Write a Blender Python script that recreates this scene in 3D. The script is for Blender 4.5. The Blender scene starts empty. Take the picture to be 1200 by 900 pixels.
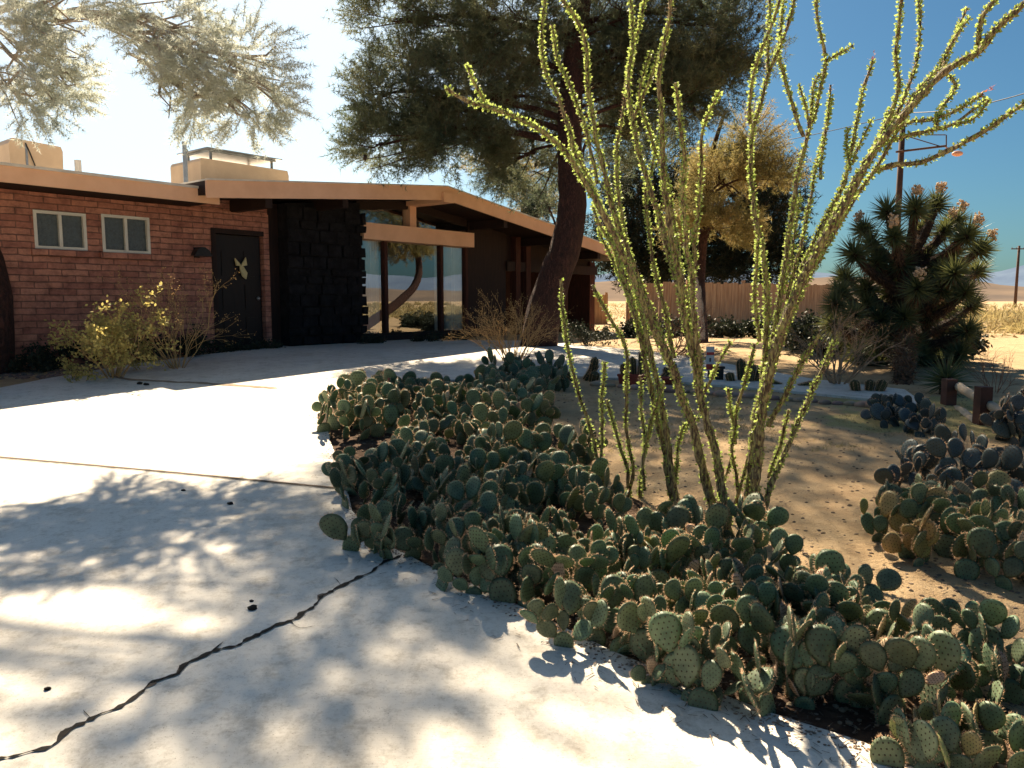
import bpy, bmesh, math, random
from mathutils import Vector, Matrix, noise, Quaternion
random.seed(7)
R = math.radians
C = bpy.context.scene.collection
# ------------------------------------------------------------------ camera model
F = 900.0; PITCH = R(6.2); CZ = 1.6
cp, sp = math.cos(PITCH), math.sin(PITCH)
def ray(u, v):
    x = (u-600)/F; y = -(v-450)/F
    return Vector((x, cp + y*sp, -sp + y*cp))
def H(y):
    return 0.0 if y < 1 else (0.052*(y-1) if y < 14 else 0.676)
def P(u, v, Y):
    d = ray(u, v); k = Y/d.y
    return Vector((d.x*k, Y, CZ + d.z*k))
def G(u, v, off=0.0):
    d = ray(u, v)
    lo, hi = 0.1, 4000.0
    for _ in range(60):
        m = (lo*hi)**.5
        if CZ + d.z/d.y*m > H(m): lo = m
        else: hi = m
    k = lo/d.y
    return Vector((d.x*k, lo, H(lo)+off))
AZ, EL = R(-13), R(43)
SUN = Vector((math.sin(AZ)*math.cos(EL), math.cos(AZ)*math.cos(EL), math.sin(EL)))
# ------------------------------------------------------------------ materials
def new_mat(name):
    m = bpy.data.materials.new(name); m.use_nodes = True
    nt = m.node_tree; b = nt.nodes['Principled BSDF']
    return m, nt, b
def coords(nt, kind='Object'):
    return nt.nodes.new('ShaderNodeTexCoord').outputs[kind]
def noise_n(nt, vec, scale, detail=6, rough=.6):
    n = nt.nodes.new('ShaderNodeTexNoise'); n.inputs['Scale'].default_value = scale
    n.inputs['Detail'].default_value = detail; n.inputs['Roughness'].default_value = rough
    nt.links.new(vec, n.inputs['Vector']); return n.outputs['Fac']
def ramp_n(nt, fac, stops):
    r = nt.nodes.new('ShaderNodeValToRGB'); e = r.color_ramp.elements
    while len(e) < len(stops): e.new(.5)
    for el, (p, c) in zip(e, stops): el.position = p; el.color = (*c, 1)
    nt.links.new(fac, r.inputs[0]); return r.outputs[0]
def mix_n(nt, fac, a, b, mode='MIX'):
    m = nt.nodes.new('ShaderNodeMix'); m.data_type = 'RGBA'; m.blend_type = mode
    for s, x in ((0, fac), (6, a), (7, b)):
        if hasattr(x, 'is_linked'): nt.links.new(x, m.inputs[s])
        elif s == 0: m.inputs[0].default_value = x
        else: m.inputs[s].default_value = (*x, 1)
    return m.outputs[2]
def math_n(nt, op, a, b=None):
    m = nt.nodes.new('ShaderNodeMath'); m.operation = op
    for i, x in enumerate((a, b)):
        if x is None: continue
        if hasattr(x, 'is_linked'): nt.links.new(x, m.inputs[i])
        else: m.inputs[i].default_value = x
    return m.outputs[0]
def bump_n(nt, b, h, strength=.4, dist=.02):
    n = nt.nodes.new('ShaderNodeBump'); n.inputs['Strength'].default_value = strength
    n.inputs['Distance'].default_value = dist; nt.links.new(h, n.inputs['Height'])
    nt.links.new(n.outputs[0], b.inputs['Normal'])
def simple(name, c1, c2=None, scale=8, rough=.8, bump=.3, bscale=None, dist=.01, spec=.3, metal=0, rnd=0, trans=0, tcol=None, stretch=None):
    m, nt, b = new_mat(name)
    c2 = c2 or tuple(x*.7 for x in c1)
    v = coords(nt)
    if stretch:
        mp = nt.nodes.new('ShaderNodeMapping'); mp.inputs['Scale'].default_value = stretch
        nt.links.new(v, mp.inputs[0]); v = mp.outputs[0]
    f = noise_n(nt, v, scale)
    col = ramp_n(nt, f, [(.35, c2), (.65, c1)])
    if rnd:
        oi = nt.nodes.new('ShaderNodeObjectInfo')
        hsv = nt.nodes.new('ShaderNodeHueSaturation')
        mr = nt.nodes.new('ShaderNodeMapRange'); mr.inputs[3].default_value = 1-rnd; mr.inputs[4].default_value = 1+rnd
        nt.links.new(oi.outputs['Random'], mr.inputs[0]); nt.links.new(mr.outputs[0], hsv.inputs['Value'])
        h2 = math_n(nt, 'MULTIPLY', oi.outputs['Random'], 7.13); h2 = math_n(nt, 'FRACT', h2)
        mr2 = nt.nodes.new('ShaderNodeMapRange'); mr2.inputs[3].default_value = .5-.06*rnd/.3; mr2.inputs[4].default_value = .5+.03*rnd/.3
        nt.links.new(h2, mr2.inputs[0]); nt.links.new(mr2.outputs[0], hsv.inputs['Hue'])
        nt.links.new(col, hsv.inputs['Color']); col = hsv.outputs[0]
    nt.links.new(col, b.inputs['Base Color'])
    b.inputs['Roughness'].default_value = rough; b.inputs['Metallic'].default_value = metal
    b.inputs['Specular IOR Level'].default_value = spec
    if bump: bump_n(nt, b, noise_n(nt, v, bscale or scale*4), bump, dist)
    if trans:
        t = nt.nodes.new('ShaderNodeBsdfTranslucent')
        if tcol: t.inputs[0].default_value = (*tcol, 1)
        else: nt.links.new(col, t.inputs[0])
        ms = nt.nodes.new('ShaderNodeMixShader'); ms.inputs[0].default_value = trans
        nt.links.new(b.outputs[0], ms.inputs[1]); nt.links.new(t.outputs[0], ms.inputs[2])
        nt.links.new(ms.outputs[0], nt.nodes['Material Output'].inputs[0])
    return m
M = {}
def mat_ground():
    m, nt, b = new_mat('sandy_ground'); v = coords(nt)
    big = noise_n(nt, v, .35, 5); mid = noise_n(nt, v, 3.5, 8, .7); fine = noise_n(nt, v, 45, 6, .75)
    c = ramp_n(nt, mid, [(.3, (.36, .24, .135)), (.5, (.47, .335, .195)), (.7, (.55, .41, .25))])
    c = mix_n(nt, ramp_n(nt, big, [(.45, (0,0,0)), (.65, (.35,.35,.35))]), c, (.30, .215, .12))
    sep = nt.nodes.new('ShaderNodeSeparateXYZ'); nt.links.new(v, sep.inputs[0])
    # patchy short grass beyond the sandy path
    gx = math_n(nt, 'MULTIPLY', math_n(nt, 'SUBTRACT', sep.outputs[0], 5.0), .33)
    gy = math_n(nt, 'MULTIPLY', math_n(nt, 'SUBTRACT', sep.outputs[1], 8.2), .55)
    d = math_n(nt, 'ADD', math_n(nt, 'MULTIPLY', gx, gx), math_n(nt, 'MULTIPLY', gy, gy))
    d = math_n(nt, 'ADD', d, math_n(nt, 'MULTIPLY', noise_n(nt, v, 1.6, 6), 1.2))
    g = ramp_n(nt, d, [(.9, (.8,.8,.8)), (1.0, (0,0,0))])
    gm = math_n(nt, 'MULTIPLY', g, ramp_n(nt, fine, [(.35, (.2,.2,.2)), (.6, (1,1,1))]))
    c = mix_n(nt, gm, c, (.34, .33, .12))
    spk = ramp_n(nt, noise_n(nt, v, 120, 2), [(.28, (.45,.38,.3)), (.42, (1,1,1))])
    c = mix_n(nt, 1.0, c, spk, 'MULTIPLY')
    nt.links.new(c, b.inputs['Base Color']); b.inputs['Roughness'].default_value = .95
    b.inputs['Specular IOR Level'].default_value = .1
    h = math_n(nt, 'ADD', mid, math_n(nt, 'MULTIPLY', fine, .45))
    bump_n(nt, b, h, .8, .035)
    return m
M['ground'] = mat_ground()
def mat_concrete():
    m, nt, b = new_mat('weathered_concrete'); v = coords(nt)
    a = noise_n(nt, v, .9, 7, .65); f = noise_n(nt, v, 38, 5, .7)
    c = ramp_n(nt, a, [(.3, (.60, .555, .485)), (.55, (.72, .68, .61)), (.75, (.76, .72, .65))])
    c = mix_n(nt, ramp_n(nt, noise_n(nt, v, 3.3, 8, .7), [(.62, (0,0,0)), (.75, (.22,.22,.22))]), c, (.40, .30, .22))
    c = mix_n(nt, 1.0, c, ramp_n(nt, f, [(.25, (.8,.78,.75)), (.5, (1,1,1))]), 'MULTIPLY')
    c = mix_n(nt, 1.0, c, ramp_n(nt, noise_n(nt, v, 7, 10, .8), [(.36, (.72,.70,.67)), (.5, (1,1,1))]), 'MULTIPLY')
    c = mix_n(nt, 1.0, c, ramp_n(nt, noise_n(nt, v, 160, 2, .5), [(.27, (.5,.46,.42)), (.34, (1,1,1))]), 'MULTIPLY')
    nt.links.new(c, b.inputs['Base Color']); b.inputs['Roughness'].default_value = .85
    b.inputs['Specular IOR Level'].default_value = .25
    # broom texture
    mp = nt.nodes.new('ShaderNodeMapping'); mp.inputs['Rotation'].default_value = (0, 0, R(35)); mp.inputs['Scale'].default_value = (6, 160, 1)
    nt.links.new(v, mp.inputs[0])
    h = math_n(nt, 'ADD', noise_n(nt, mp.outputs[0], 1, 3), f)
    bump_n(nt, b, h, .28, .004)
    return m
M['concrete'] = mat_concrete()
M['soil'] = simple('bed_soil', (.13, .08, .052), (.045, .028, .02), 9, .95, .9, 30, .03, .1)
M['crack'] = simple('crack_dark', (.03, .025, .02), (.015, .012, .01), 20, 1, .3)
M['joint'] = simple('joint_stain', (.20, .15, .11), (.12, .09, .07), 20, 1, .3)
M['patch'] = simple('patch_edge', (.36, .28, .2), (.22, .16, .11), 20, 1, .3)
def mat_brick():
    m, nt, b = new_mat('slump_brick'); v = coords(nt)
    sep = nt.nodes.new('ShaderNodeSeparateXYZ'); nt.links.new(v, sep.inputs[0])
    cmb = nt.nodes.new('ShaderNodeCombineXYZ'); nt.links.new(sep.outputs[0], cmb.inputs[0]); nt.links.new(sep.outputs[2], cmb.inputs[1])
    # wobble so courses are not ruler straight
    wob = nt.nodes.new('ShaderNodeTexNoise'); wob.inputs['Scale'].default_value = 5; nt.links.new(v, wob.inputs['Vector'])
    vm = nt.nodes.new('ShaderNodeVectorMath'); vm.operation = 'SCALE'; vm.inputs[3].default_value = .03
    nt.links.new(wob.outputs['Color'], vm.inputs[0])
    va = nt.nodes.new('ShaderNodeVectorMath'); va.operation = 'ADD'; nt.links.new(cmb.outputs[0], va.inputs[0]); nt.links.new(vm.outputs[0], va.inputs[1])
    br = nt.nodes.new('ShaderNodeTexBrick')
    br.inputs['Scale'].default_value = 1; br.inputs['Brick Width'].default_value = .40; br.inputs['Row Height'].default_value = .10
    br.inputs['Mortar Size'].default_value = .009; br.inputs['Mortar Smooth'].default_value = .5; br.inputs['Bias'].default_value = -.1
    br.inputs['Color1'].default_value = (.52, .235, .16, 1); br.inputs['Color2'].default_value = (.36, .14, .10, 1)
    br.inputs['Mortar'].default_value = (.24, .12, .09, 1)
    nt.links.new(va.outputs[0], br.inputs['Vector'])
    c = mix_n(nt, 1.0, br.outputs['Color'], ramp_n(nt, noise_n(nt, v, 6, 7, .7), [(.3, (.42,.4,.42)), (.6, (1.1,1.1,1.1))]), 'MULTIPLY')
    nt.links.new(c, b.inputs['Base Color']); b.inputs['Roughness'].default_value = .9
    h = math_n(nt, 'ADD', math_n(nt, 'MULTIPLY', br.outputs['Fac'], -1.0), math_n(nt, 'MULTIPLY', noise_n(nt, v, 14, 6, .7), .9))
    bump_n(nt, b, h, 1.0, .02)
    return m
M['brick'] = mat_brick()
M['lava'] = simple('dark_stone', (.018, .018, .021), (.006, .006, .007), 6, .9, .9, 25, .03, .15, stretch=None)
M['fascia'] = simple('peach_paint', (.84, .52, .34), (.76, .45, .285), 3, .6, .15, 40, .003)
M['drip'] = simple('pale_flashing', (.78, .72, .64), (.62, .58, .52), 5, .45, .1, metal=.3)
M['roofing'] = simple('roof_coating', (.7, .66, .6), (.58, .54, .48), 4, .9, .4)
M['darkwood'] = simple('dark_stained_wood', (.026, .012, .009), (.014, .007, .006), 3, .7, .4, 30, .004, stretch=(9, 9, 1))
M['door'] = simple('door_black_brown', (.010, .006, .006), (.006, .004, .004), 3, .45, .2, stretch=(12, 12, 1))
M['redwood'] = simple('redwood_post', (.08, .026, .017), (.04, .014, .01), 3, .8, .4, 30, .004, stretch=(9, 9, 1))
M['alu'] = simple('window_frame_white', (.74, .73, .66), (.62, .6, .54), 4, .4, .05)
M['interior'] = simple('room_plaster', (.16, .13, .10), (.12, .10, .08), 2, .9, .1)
M['curtain'] = simple('curtain_cloth', (.88, .86, .8), (.8, .77, .7), 5, .9, .2, trans=.3)
M['cooler'] = simple('cooler_paint', (.74, .56, .38), (.64, .47, .31), 2.5, .6, .15)
M['metal'] = simple('galvanised', (.45, .48, .50), (.3, .32, .34), 6, .4, .1, metal=.8)
M['black'] = simple('black_iron', (.02, .02, .022), (.012, .012, .013), 8, .5, .2)
def mat_glass(name, refl, tint, rough=0.0):
    m, nt, b = new_mat(name); nt.nodes.remove(b)
    t = nt.nodes.new('ShaderNodeBsdfTransparent'); t.inputs[0].default_value = (*tint, 1)
    g = nt.nodes.new('ShaderNodeBsdfGlossy'); g.inputs['Roughness'].default_value = rough; g.inputs[0].default_value = (.9, .95, 1, 1)
    ms = nt.nodes.new('ShaderNodeMixShader'); ms.inputs[0].default_value = refl
    nt.links.new(t.outputs[0], ms.inputs[1]); nt.links.new(g.outputs[0], ms.inputs[2])
    n = nt.nodes.new('ShaderNodeTexNoise'); n.inputs['Scale'].default_value = .7
    bp = nt.nodes.new('ShaderNodeBump'); bp.inputs['Strength'].default_value = .04; bp.inputs['Distance'].default_value = .02
    nt.links.new(coords(nt), n.inputs['Vector']); nt.links.new(n.outputs['Fac'], bp.inputs['Height']); nt.links.new(bp.outputs[0], g.inputs['Normal'])
    nt.links.new(ms.outputs[0], nt.nodes['Material Output'].inputs[0]); return m
M['glass'] = mat_glass('window_glass', .27, (.95, 1, 1))
M['frost'] = simple('obscure_glass', (.075, .10, .105), (.045, .06, .065), 30, .25, .6, 45, .01, .6)
def mat_bark(name, c1, c2, sc=5):
    m, nt, b = new_mat(name); v = coords(nt)
    mp = nt.nodes.new('ShaderNodeMapping'); mp.inputs['Scale'].default_value = (1, 1, .3); nt.links.new(v, mp.inputs[0])
    vo = nt.nodes.new('ShaderNodeTexVoronoi'); vo.inputs['Scale'].default_value = sc*2; vo.feature = 'DISTANCE_TO_EDGE'; n = noise_n(nt, mp.outputs[0], sc*3, 8, .7)
    dn = nt.nodes.new('ShaderNodeTexNoise'); dn.inputs['Scale'].default_value = sc*2.5; dn.inputs['Detail'].default_value = 4; nt.links.new(mp.outputs[0], dn.inputs['Vector'])
    sv = nt.nodes.new('ShaderNodeVectorMath'); sv.operation = 'SCALE'; sv.inputs[3].default_value = .35; nt.links.new(dn.outputs['Color'], sv.inputs[0])
    av = nt.nodes.new('ShaderNodeVectorMath'); av.operation = 'ADD'; nt.links.new(mp.outputs[0], av.inputs[0]); nt.links.new(sv.outputs[0], av.inputs[1])
    nt.links.new(av.outputs[0], vo.inputs['Vector'])
    c = ramp_n(nt, n, [(.3, c2), (.65, c1)])
    e = ramp_n(nt, vo.outputs[0], [(.0, (.5, .45, .42)), (.09, (1, 1, 1))])
    c = mix_n(nt, 1.0, c, e, 'MULTIPLY'); nt.links.new(c, b.inputs['Base Color'])
    b.inputs['Roughness'].default_value = .95
    bump_n(nt, b, math_n(nt, 'ADD', ramp_n(nt, vo.outputs[0], [(0, (0,0,0)), (.2, (1,1,1))]), n), 1, .04); return m
M['pinebark'] = mat_bark('pine_bark', (.12, .045, .032), (.035, .016, .013), 7)
M['palelimb'] = simple('sunlit_grey_limb', (.42, .36, .30), (.3, .25, .2), 8, .9, .4)  # sunlit paleness put into the limb colour
M['twigbark'] = simple('grey_twig', (.17, .12, .085), (.09, .06, .045), 20, .9, .3)
M['reddishtwig'] = simple('reddish_bare_twig', (.34, .18, .10), (.2, .1, .06), 12, .9, .3)
M['palebark'] = simple('pale_bare_branch', (.46, .31, .19), (.30, .19, .12), 12, .9, .3)
def mat_needles(name, cs, tr=.45, sc=1.2):
    m, nt, b = new_mat(name); v = coords(nt)
    c = ramp_n(nt, noise_n(nt, v, sc, 5, .7), [(.32, cs[0]), (.5, cs[1]), (.68, cs[2])])
    nt.links.new(c, b.inputs['Base Color']); b.inputs['Roughness'].default_value = .6; b.inputs['Specular IOR Level'].default_value = .25
    t = nt.nodes.new('ShaderNodeBsdfTranslucent'); nt.links.new(c, t.inputs[0])
    ms = nt.nodes.new('ShaderNodeMixShader'); ms.inputs[0].default_value = tr
    nt.links.new(b.outputs[0], ms.inputs[1]); nt.links.new(t.outputs[0], ms.inputs[2])
    nt.links.new(ms.outputs[0], nt.nodes['Material Output'].inputs[0]); return m
M['needles'] = mat_needles('pine_needles', [(.06, .095, .07), (.14, .17, .10), (.32, .32, .18)], .5)
M['needles_veiled'] = mat_needles('glow_paled_pine_needles', [(.52, .58, .54), (.64, .66, .56), (.58, .62, .60)], .6)  # backlit glow and lens veil painted in as pale needle colour
M['needles_dark'] = mat_needles('dark_evergreen_needles', [(.018, .028, .02), (.03, .042, .024), (.05, .06, .03)], .2)
M['needles_sunlit'] = mat_needles('sunlit_gold_needles', [(.16, .16, .07), (.32, .27, .10), (.46, .35, .15)], .5)  # gold of sunlit foliage put into the needle colour
def mat_cane():
    m, nt, b = new_mat('ocotillo_cane'); v = coords(nt)
    mp = nt.nodes.new('ShaderNodeMapping'); mp.inputs['Scale'].default_value = (1, 1, .28); mp.inputs['Rotation'].default_value = (.3, .2, 0); nt.links.new(v, mp.inputs[0])
    n = noise_n(nt, mp.outputs[0], 75, 3, .6)
    c = ramp_n(nt, n, [(.40, (.065, .042, .028)), (.5, (.20, .155, .085)), (.62, (.36, .34, .14))])
    nt.links.new(c, b.inputs['Base Color']); b.inputs['Roughness'].default_value = .85; bump_n(nt, b, n, 1, .008); return m
M['cane'] = mat_cane()
M['oleaf'] = simple('ocotillo_leaf', (.36, .44, .13), (.20, .30, .07), 30, .5, 0, trans=.5, tcol=(.50, .62, .17))
M['oflower'] = simple('ocotillo_bud', (.6, .16, .12), (.5, .2, .12), 6, .6, 0, trans=.3)
# prickly pear pad
def mat_pad(name, c1, c2, tr=.12, rnd=.3):
    m = simple(name, c1, c2, 14, .5, .15, 60, .002, .35, rnd=rnd)
    nt = m.node_tree; b = nt.nodes['Principled BSDF']
    b.inputs['Subsurface Weight'].default_value = 0
    t = nt.nodes.new('ShaderNodeBsdfTranslucent'); src = b.inputs['Base Color'].links[0].from_socket
    g = nt.nodes.new('ShaderNodeMix'); g.data_type = 'RGBA'; g.blend_type = 'MULTIPLY'; g.inputs[0].default_value = 1
    nt.links.new(src, g.inputs[6]); g.inputs[7].default_value = (1.5, 1.3, .35, 1); nt.links.new(g.outputs[2], t.inputs[0])
    ms = nt.nodes.new('ShaderNodeMixShader'); ms.inputs[0].default_value = tr
    nt.links.new(b.outputs[0], ms.inputs[1]); nt.links.new(t.outputs[0], ms.inputs[2])
    nt.links.new(ms.outputs[0], nt.nodes['Material Output'].inputs[0]); return m
M['pad'] = mat_pad('cactus_pad_green', (.175, .245, .145), (.09, .145, .09), .24)
M['pad_blue'] = mat_pad('cactus_pad_grey_blue', (.095, .125, .12), (.06, .08, .09))
M['pad_yellow'] = mat_pad('cactus_pad_yellow_green', (.36, .34, .12), (.22, .24, .09))
M['pad_dry'] = simple('dried_pad', (.62, .47, .30), (.42, .30, .18), 18, .8, .7, 30, .006, rnd=.15)
M['areole'] = simple('areole', (.10, .075, .04), (.06, .05, .03), 6, .9, 0)
M['spine'] = simple('spine', (.72, .50, .32), (.6, .38, .22), 6, .5, 0, trans=.4, tcol=(.85, .6, .4))
M['torch'] = simple('torch_cactus_flesh', (.10, .085, .035), (.06, .05, .025), 9, .8, .5)
M['gspine'] = simple('golden_spine', (.75, .47, .25), (.6, .35, .18), 6, .5, 0, trans=.5, tcol=(.9, .62, .36))
M['pot'] = simple('terracotta', (.36, .08, .05), (.26, .055, .04), 8, .8, .2)
M['jleaf'] = simple('joshua_leaf', (.10, .135, .07), (.05, .08, .045), 4, .5, 0, trans=.18, tcol=(.3, .32, .1))
M['jshag'] = simple('joshua_dead_leaf', (.24, .15, .09), (.13, .075, .045), 6, .9, 0, trans=.2)
M['jbark'] = mat_bark('joshua_bark', (.10, .06, .04), (.05, .03, .02), 8)
M['jbloom'] = simple('joshua_bloom', (.78, .62, .42), (.6, .42, .27), 20, .8, .6, 40, .01, trans=.2)
M['shrubleaf'] = simple('yellow_shrub_leaf', (.60, .50, .17), (.42, .37, .13), 5, .6, 0, trans=.45)
M['darkleaf'] = simple('dark_shrub_leaf', (.04, .05, .028), (.02, .03, .018), 5, .6, 0, trans=.15)
M['drytwig'] = simple('dry_golden_twig', (.62, .42, .18), (.42, .26, .12), 9, .9, 0, trans=.2)
M['scrub'] = simple('desert_scrub_dry', (.44, .37, .17), (.30, .24, .12), .8, .9, 0, trans=.35)
M['fence'] = simple('cedar_board', (.60, .40, .25), (.38, .22, .13), 3, .85, .4, 20, .004, stretch=(8, 8, .5))
M['rail'] = simple('weathered_rail', (.62, .50, .36), (.42, .31, .21), 6, .85, .4, 30, .005)
M['post'] = simple('rail_post', (.13, .06, .045), (.08, .04, .03), 6, .85, .4, 30, .005)
M['pole'] = simple('creosote_pole', (.10, .055, .04), (.06, .035, .028), 5, .85, .3)
M['stone'] = simple('border_stone', (.45, .33, .24), (.28, .19, .13), 5, .9, .6, 20, .01, rnd=.2)
M['gravel'] = simple('gravel_stone', (.30, .22, .16), (.12, .09, .065), 6, .9, .4, rnd=.2)
M['sign_white'] = simple('sign_white', (.75, .70, .66), (.68, .64, .6), 8, .5, 0)
M['sign_red'] = simple('sign_red', (.62, .07, .05), (.55, .06, .045), 8, .5, 0)
M['sign_dark'] = simple('sign_dark', (.06, .06, .08), (.05, .05, .06), 8, .5, 0)
M['lamp_head'] = simple('lamp_head', (.75, .38, .26), (.65, .33, .22), 8, .5, 0)
M['ornament'] = simple('ornament_straw', (.62, .55, .30), (.5, .42, .22), 20, .8, .3)
def mat_hill(name, c1, c2):
    m, nt, b = new_mat(name); v = coords(nt)
    c = ramp_n(nt, noise_n(nt, v, .006, 8, .65), [(.35, c2), (.65, c1)]); nt.links.new(c, b.inputs['Base Color'])
    b.inputs['Roughness'].default_value = 1; b.inputs['Specular IOR Level'].default_value = 0; return m
M['hill'] = mat_hill('desert_hill', (.22, .165, .125), (.12, .10, .09))
M['hillhaze'] = mat_hill('hazed_mountain', (.14, .19, .27), (.10, .14, .22))  # distance haze painted in as the mountain's blue
# ------------------------------------------------------------------ mesh helpers
class MB:
    def __init__(s): s.v = []; s.f = []; s.m = []
    def add(s, vs, fs, mi=0):
        n = len(s.v); s.v += [tuple(x) for x in vs]; s.f += [tuple(n+i for i in f) for f in fs]; s.m += [mi]*len(fs)
    def tri(s, a, b, c, mi=0): s.add((a, b, c), ((0, 1, 2),), mi)
    def quad(s, a, b, c, d, mi=0): s.add((a, b, c, d), ((0, 1, 2, 3),), mi)
    def box(s, x0, x1, y0, y1, z0, z1, mi=0):
        s.add([(x0,y0,z0),(x1,y0,z0),(x1,y1,z0),(x0,y1,z0),(x0,y0,z1),(x1,y0,z1),(x1,y1,z1),(x0,y1,z1)],
              [(0,3,2,1),(4,5,6,7),(0,1,5,4),(1,2,6,5),(2,3,7,6),(3,0,4,7)], mi)
    def prism_xz(s, pts, y0, y1, mi=0):     # polygon in x-z extruded along y
        n = len(pts)
        s.add([(x, y0, z) for x, z in pts] + [(x, y1, z) for x, z in pts],
              [tuple(range(n))[::-1], tuple(range(n, 2*n))] + [(i, (i+1) % n, n+(i+1) % n, n+i) for i in range(n)], mi)
    def tube(s, pts, rad, seg=6, mi=0, jit=0.0, cap=True):
        n = len(pts)
        if n < 2: return
        up = Vector((.13, .21, 1)).normalized(); base = len(s.v); prev = None
        for i, p in enumerate(pts):
            t = (Vector(pts[min(i+1, n-1)])-Vector(pts[max(i-1, 0)]))
            if t.length < 1e-7: t = Vector((0, 0, 1))
            t.normalize()
            a = prev if prev is not None else (up if abs(t.dot(up)) < .95 else Vector((1, 0, 0)))
            a = (a - t*a.dot(t)).normalized(); b = t.cross(a); prev = a
            r = rad[i] if isinstance(rad, (list, tuple)) else rad
            for k in range(seg):
                an = 2*math.pi*k/seg; rr = r*(1+random.uniform(-jit, jit)) if jit else r
                s.v.append(tuple(Vector(p)+a*math.cos(an)*rr+b*math.sin(an)*rr))
        for i in range(n-1):
            for k in range(seg):
                k2 = (k+1) % seg
                s.f.append((base+i*seg+k, base+i*seg+k2, base+(i+1)*seg+k2, base+(i+1)*seg+k)); s.m.append(mi)
        if cap:
            s.f.append(tuple(base+k for k in range(seg))[::-1]); s.m.append(mi)
            s.f.append(tuple(base+(n-1)*seg+k for k in range(seg))); s.m.append(mi)
    def blob(s, c, r, sub=1, mi=0, jit=.12, sc=(1, 1, 1)):
        bm = bmesh.new(); bmesh.ops.create_icosphere(bm, subdivisions=sub, radius=1)
        vs = []
        for v in bm.verts:
            k = r*(1+random.uniform(-jit, jit)); vs.append((c[0]+v.co.x*k*sc[0], c[1]+v.co.y*k*sc[1], c[2]+v.co.z*k*sc[2]))
        fs = [[v.index for v in f.verts] for f in bm.faces]; bm.free(); s.add(vs, fs, mi)
    def build(s, name, mats, parent=None, smooth=False):
        me = bpy.data.meshes.new(name)
        off = parent.location if parent is not None and not parent.get('_rot') else Vector((0, 0, 0))
        me.from_pydata([(x-off.x, y-off.y, z-off.z) for x, y, z in s.v], [], s.f)
        mats = mats if isinstance(mats, (list, tuple)) else [mats]
        for m in mats: me.materials.append(m)
        if len(mats) > 1: me.polygons.foreach_set('material_index', s.m)
        if smooth: me.polygons.foreach_set('use_smooth', [True]*len(s.f))
        me.update(); o = bpy.data.objects.new(name, me); C.objects.link(o)
        if parent is not None: o.parent = parent
        return o
def tag(o, label=None, cat=None, group=None, kind=None):
    if label: o['label'] = label
    if cat: o['category'] = cat
    if group: o['group'] = group
    if kind: o['kind'] = kind
    return o
def thing(name, loc, label, cat, group=None):
    o = bpy.data.objects.new(name, None); C.objects.link(o); o.location = loc; o.empty_display_size = .1
    return tag(o, label, cat, group)
def rnd(a, b): return random.uniform(a, b)
def rdir():
    while True:
        v = Vector((rnd(-1, 1), rnd(-1, 1), rnd(-1, 1)))
        if .05 < v.length < 1: return v.normalized()
def smooth_path(pts, step=.06):
    out = []; n = len(pts)
    for i in range(n-1):
        p0, p1, p2, p3 = pts[max(i-1, 0)], pts[i], pts[i+1], pts[min(i+2, n-1)]
        k = max(1, int((p2-p1).length/step))
        for j in range(k):
            t = j/k
            out.append(.5*((2*p1)+(p2-p0)*t+(2*p0-5*p1+4*p2-p3)*t*t+(3*p1-p0-3*p2+p3)*t*t*t))
    out.append(pts[-1]); return out
# ------------------------------------------------------------------ the ground
def sheet(name, pts, off, m, parent=None, skirt=.06):
    bm = bmesh.new()
    vs = [bm.verts.new((p[0], p[1], 0)) for p in pts]
    f = bm.faces.new(vs)
    if f.normal.z < 0: f.normal_flip()
    bmesh.ops.triangulate(bm, faces=bm.faces[:])
    for yy in (1, 14):
        bmesh.ops.bisect_plane(bm, geom=bm.verts[:]+bm.edges[:]+bm.faces[:], plane_co=(0, yy, 0), plane_no=(0, 1, 0))
    for v in bm.verts: v.co.z = H(v.co.y)+off
    bmesh.ops.recalc_face_normals(bm, faces=bm.faces[:])
    if sum(f.normal.z for f in bm.faces) < 0: bmesh.ops.reverse_faces(bm, faces=bm.faces[:])
    be = [e for e in bm.edges if e.is_boundary]
    if skirt:
        r = bmesh.ops.extrude_edge_only(bm, edges=be)
        for g in r['geom']:
            if isinstance(g, bmesh.types.BMVert): g.co.z -= skirt
    me = bpy.data.meshes.new(name); bm.to_mesh(me); bm.free(); me.materials.append(m)
    o = bpy.data.objects.new(name, me); C.objects.link(o)
    if parent is not None: o.parent = parent
    return o
g = MB()
ys = [-30, -10, 1, 14, 25, 60, 200, 800, 4000]; xs = [-4000, -800, -200, -60, -20, 0, 20, 60, 200, 800, 4000]
for y in ys:
    for x in xs: g.v.append((x, y, H(y)))
for j in range(len(ys)-1):
    for i in range(len(xs)-1):
        a = j*len(xs)+i; g.f.append((a, a+1, a+1+len(xs), a+len(xs))); g.m.append(0)
tag(g.build('ground', M['ground']), kind='structure')
def ragged(pts, step=.25, amp=.03):
    out = []
    for i, p in enumerate(pts[:-1]):
        q = pts[i+1]; n = max(1, int((q-p).length/step))
        for k in range(n):
            t = p.lerp(q, k/n); w = noise.noise(Vector((t.x*3, t.y*3, 1.3)))*amp
            out.append(Vector((t.x+w, t.y+w*.7, 0)))
    out.append(pts[-1]); return out
bed_edge_px = [(1085, 908), (1000, 876), (900, 843), (800, 806), (720, 772), (640, 733), (560, 695), (478, 656), (440, 640), (415, 603), (402, 565), (388, 520), (372, 488)]
bed_edge = [G(*p) for p in bed_edge_px]
drive = [Vector((2.0, .3, 0))] + ragged(bed_edge) + [G(*p) for p in [(425, 462), (470, 450), (560, 446)]]
walk_near = [G(*p) for p in [(640, 441), (800, 450), (950, 463), (1085, 477)]]
walk_far = [G(*p) for p in [(1060, 459), (950, 446), (800, 419), (700, 408), (640, 401)]]
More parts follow.
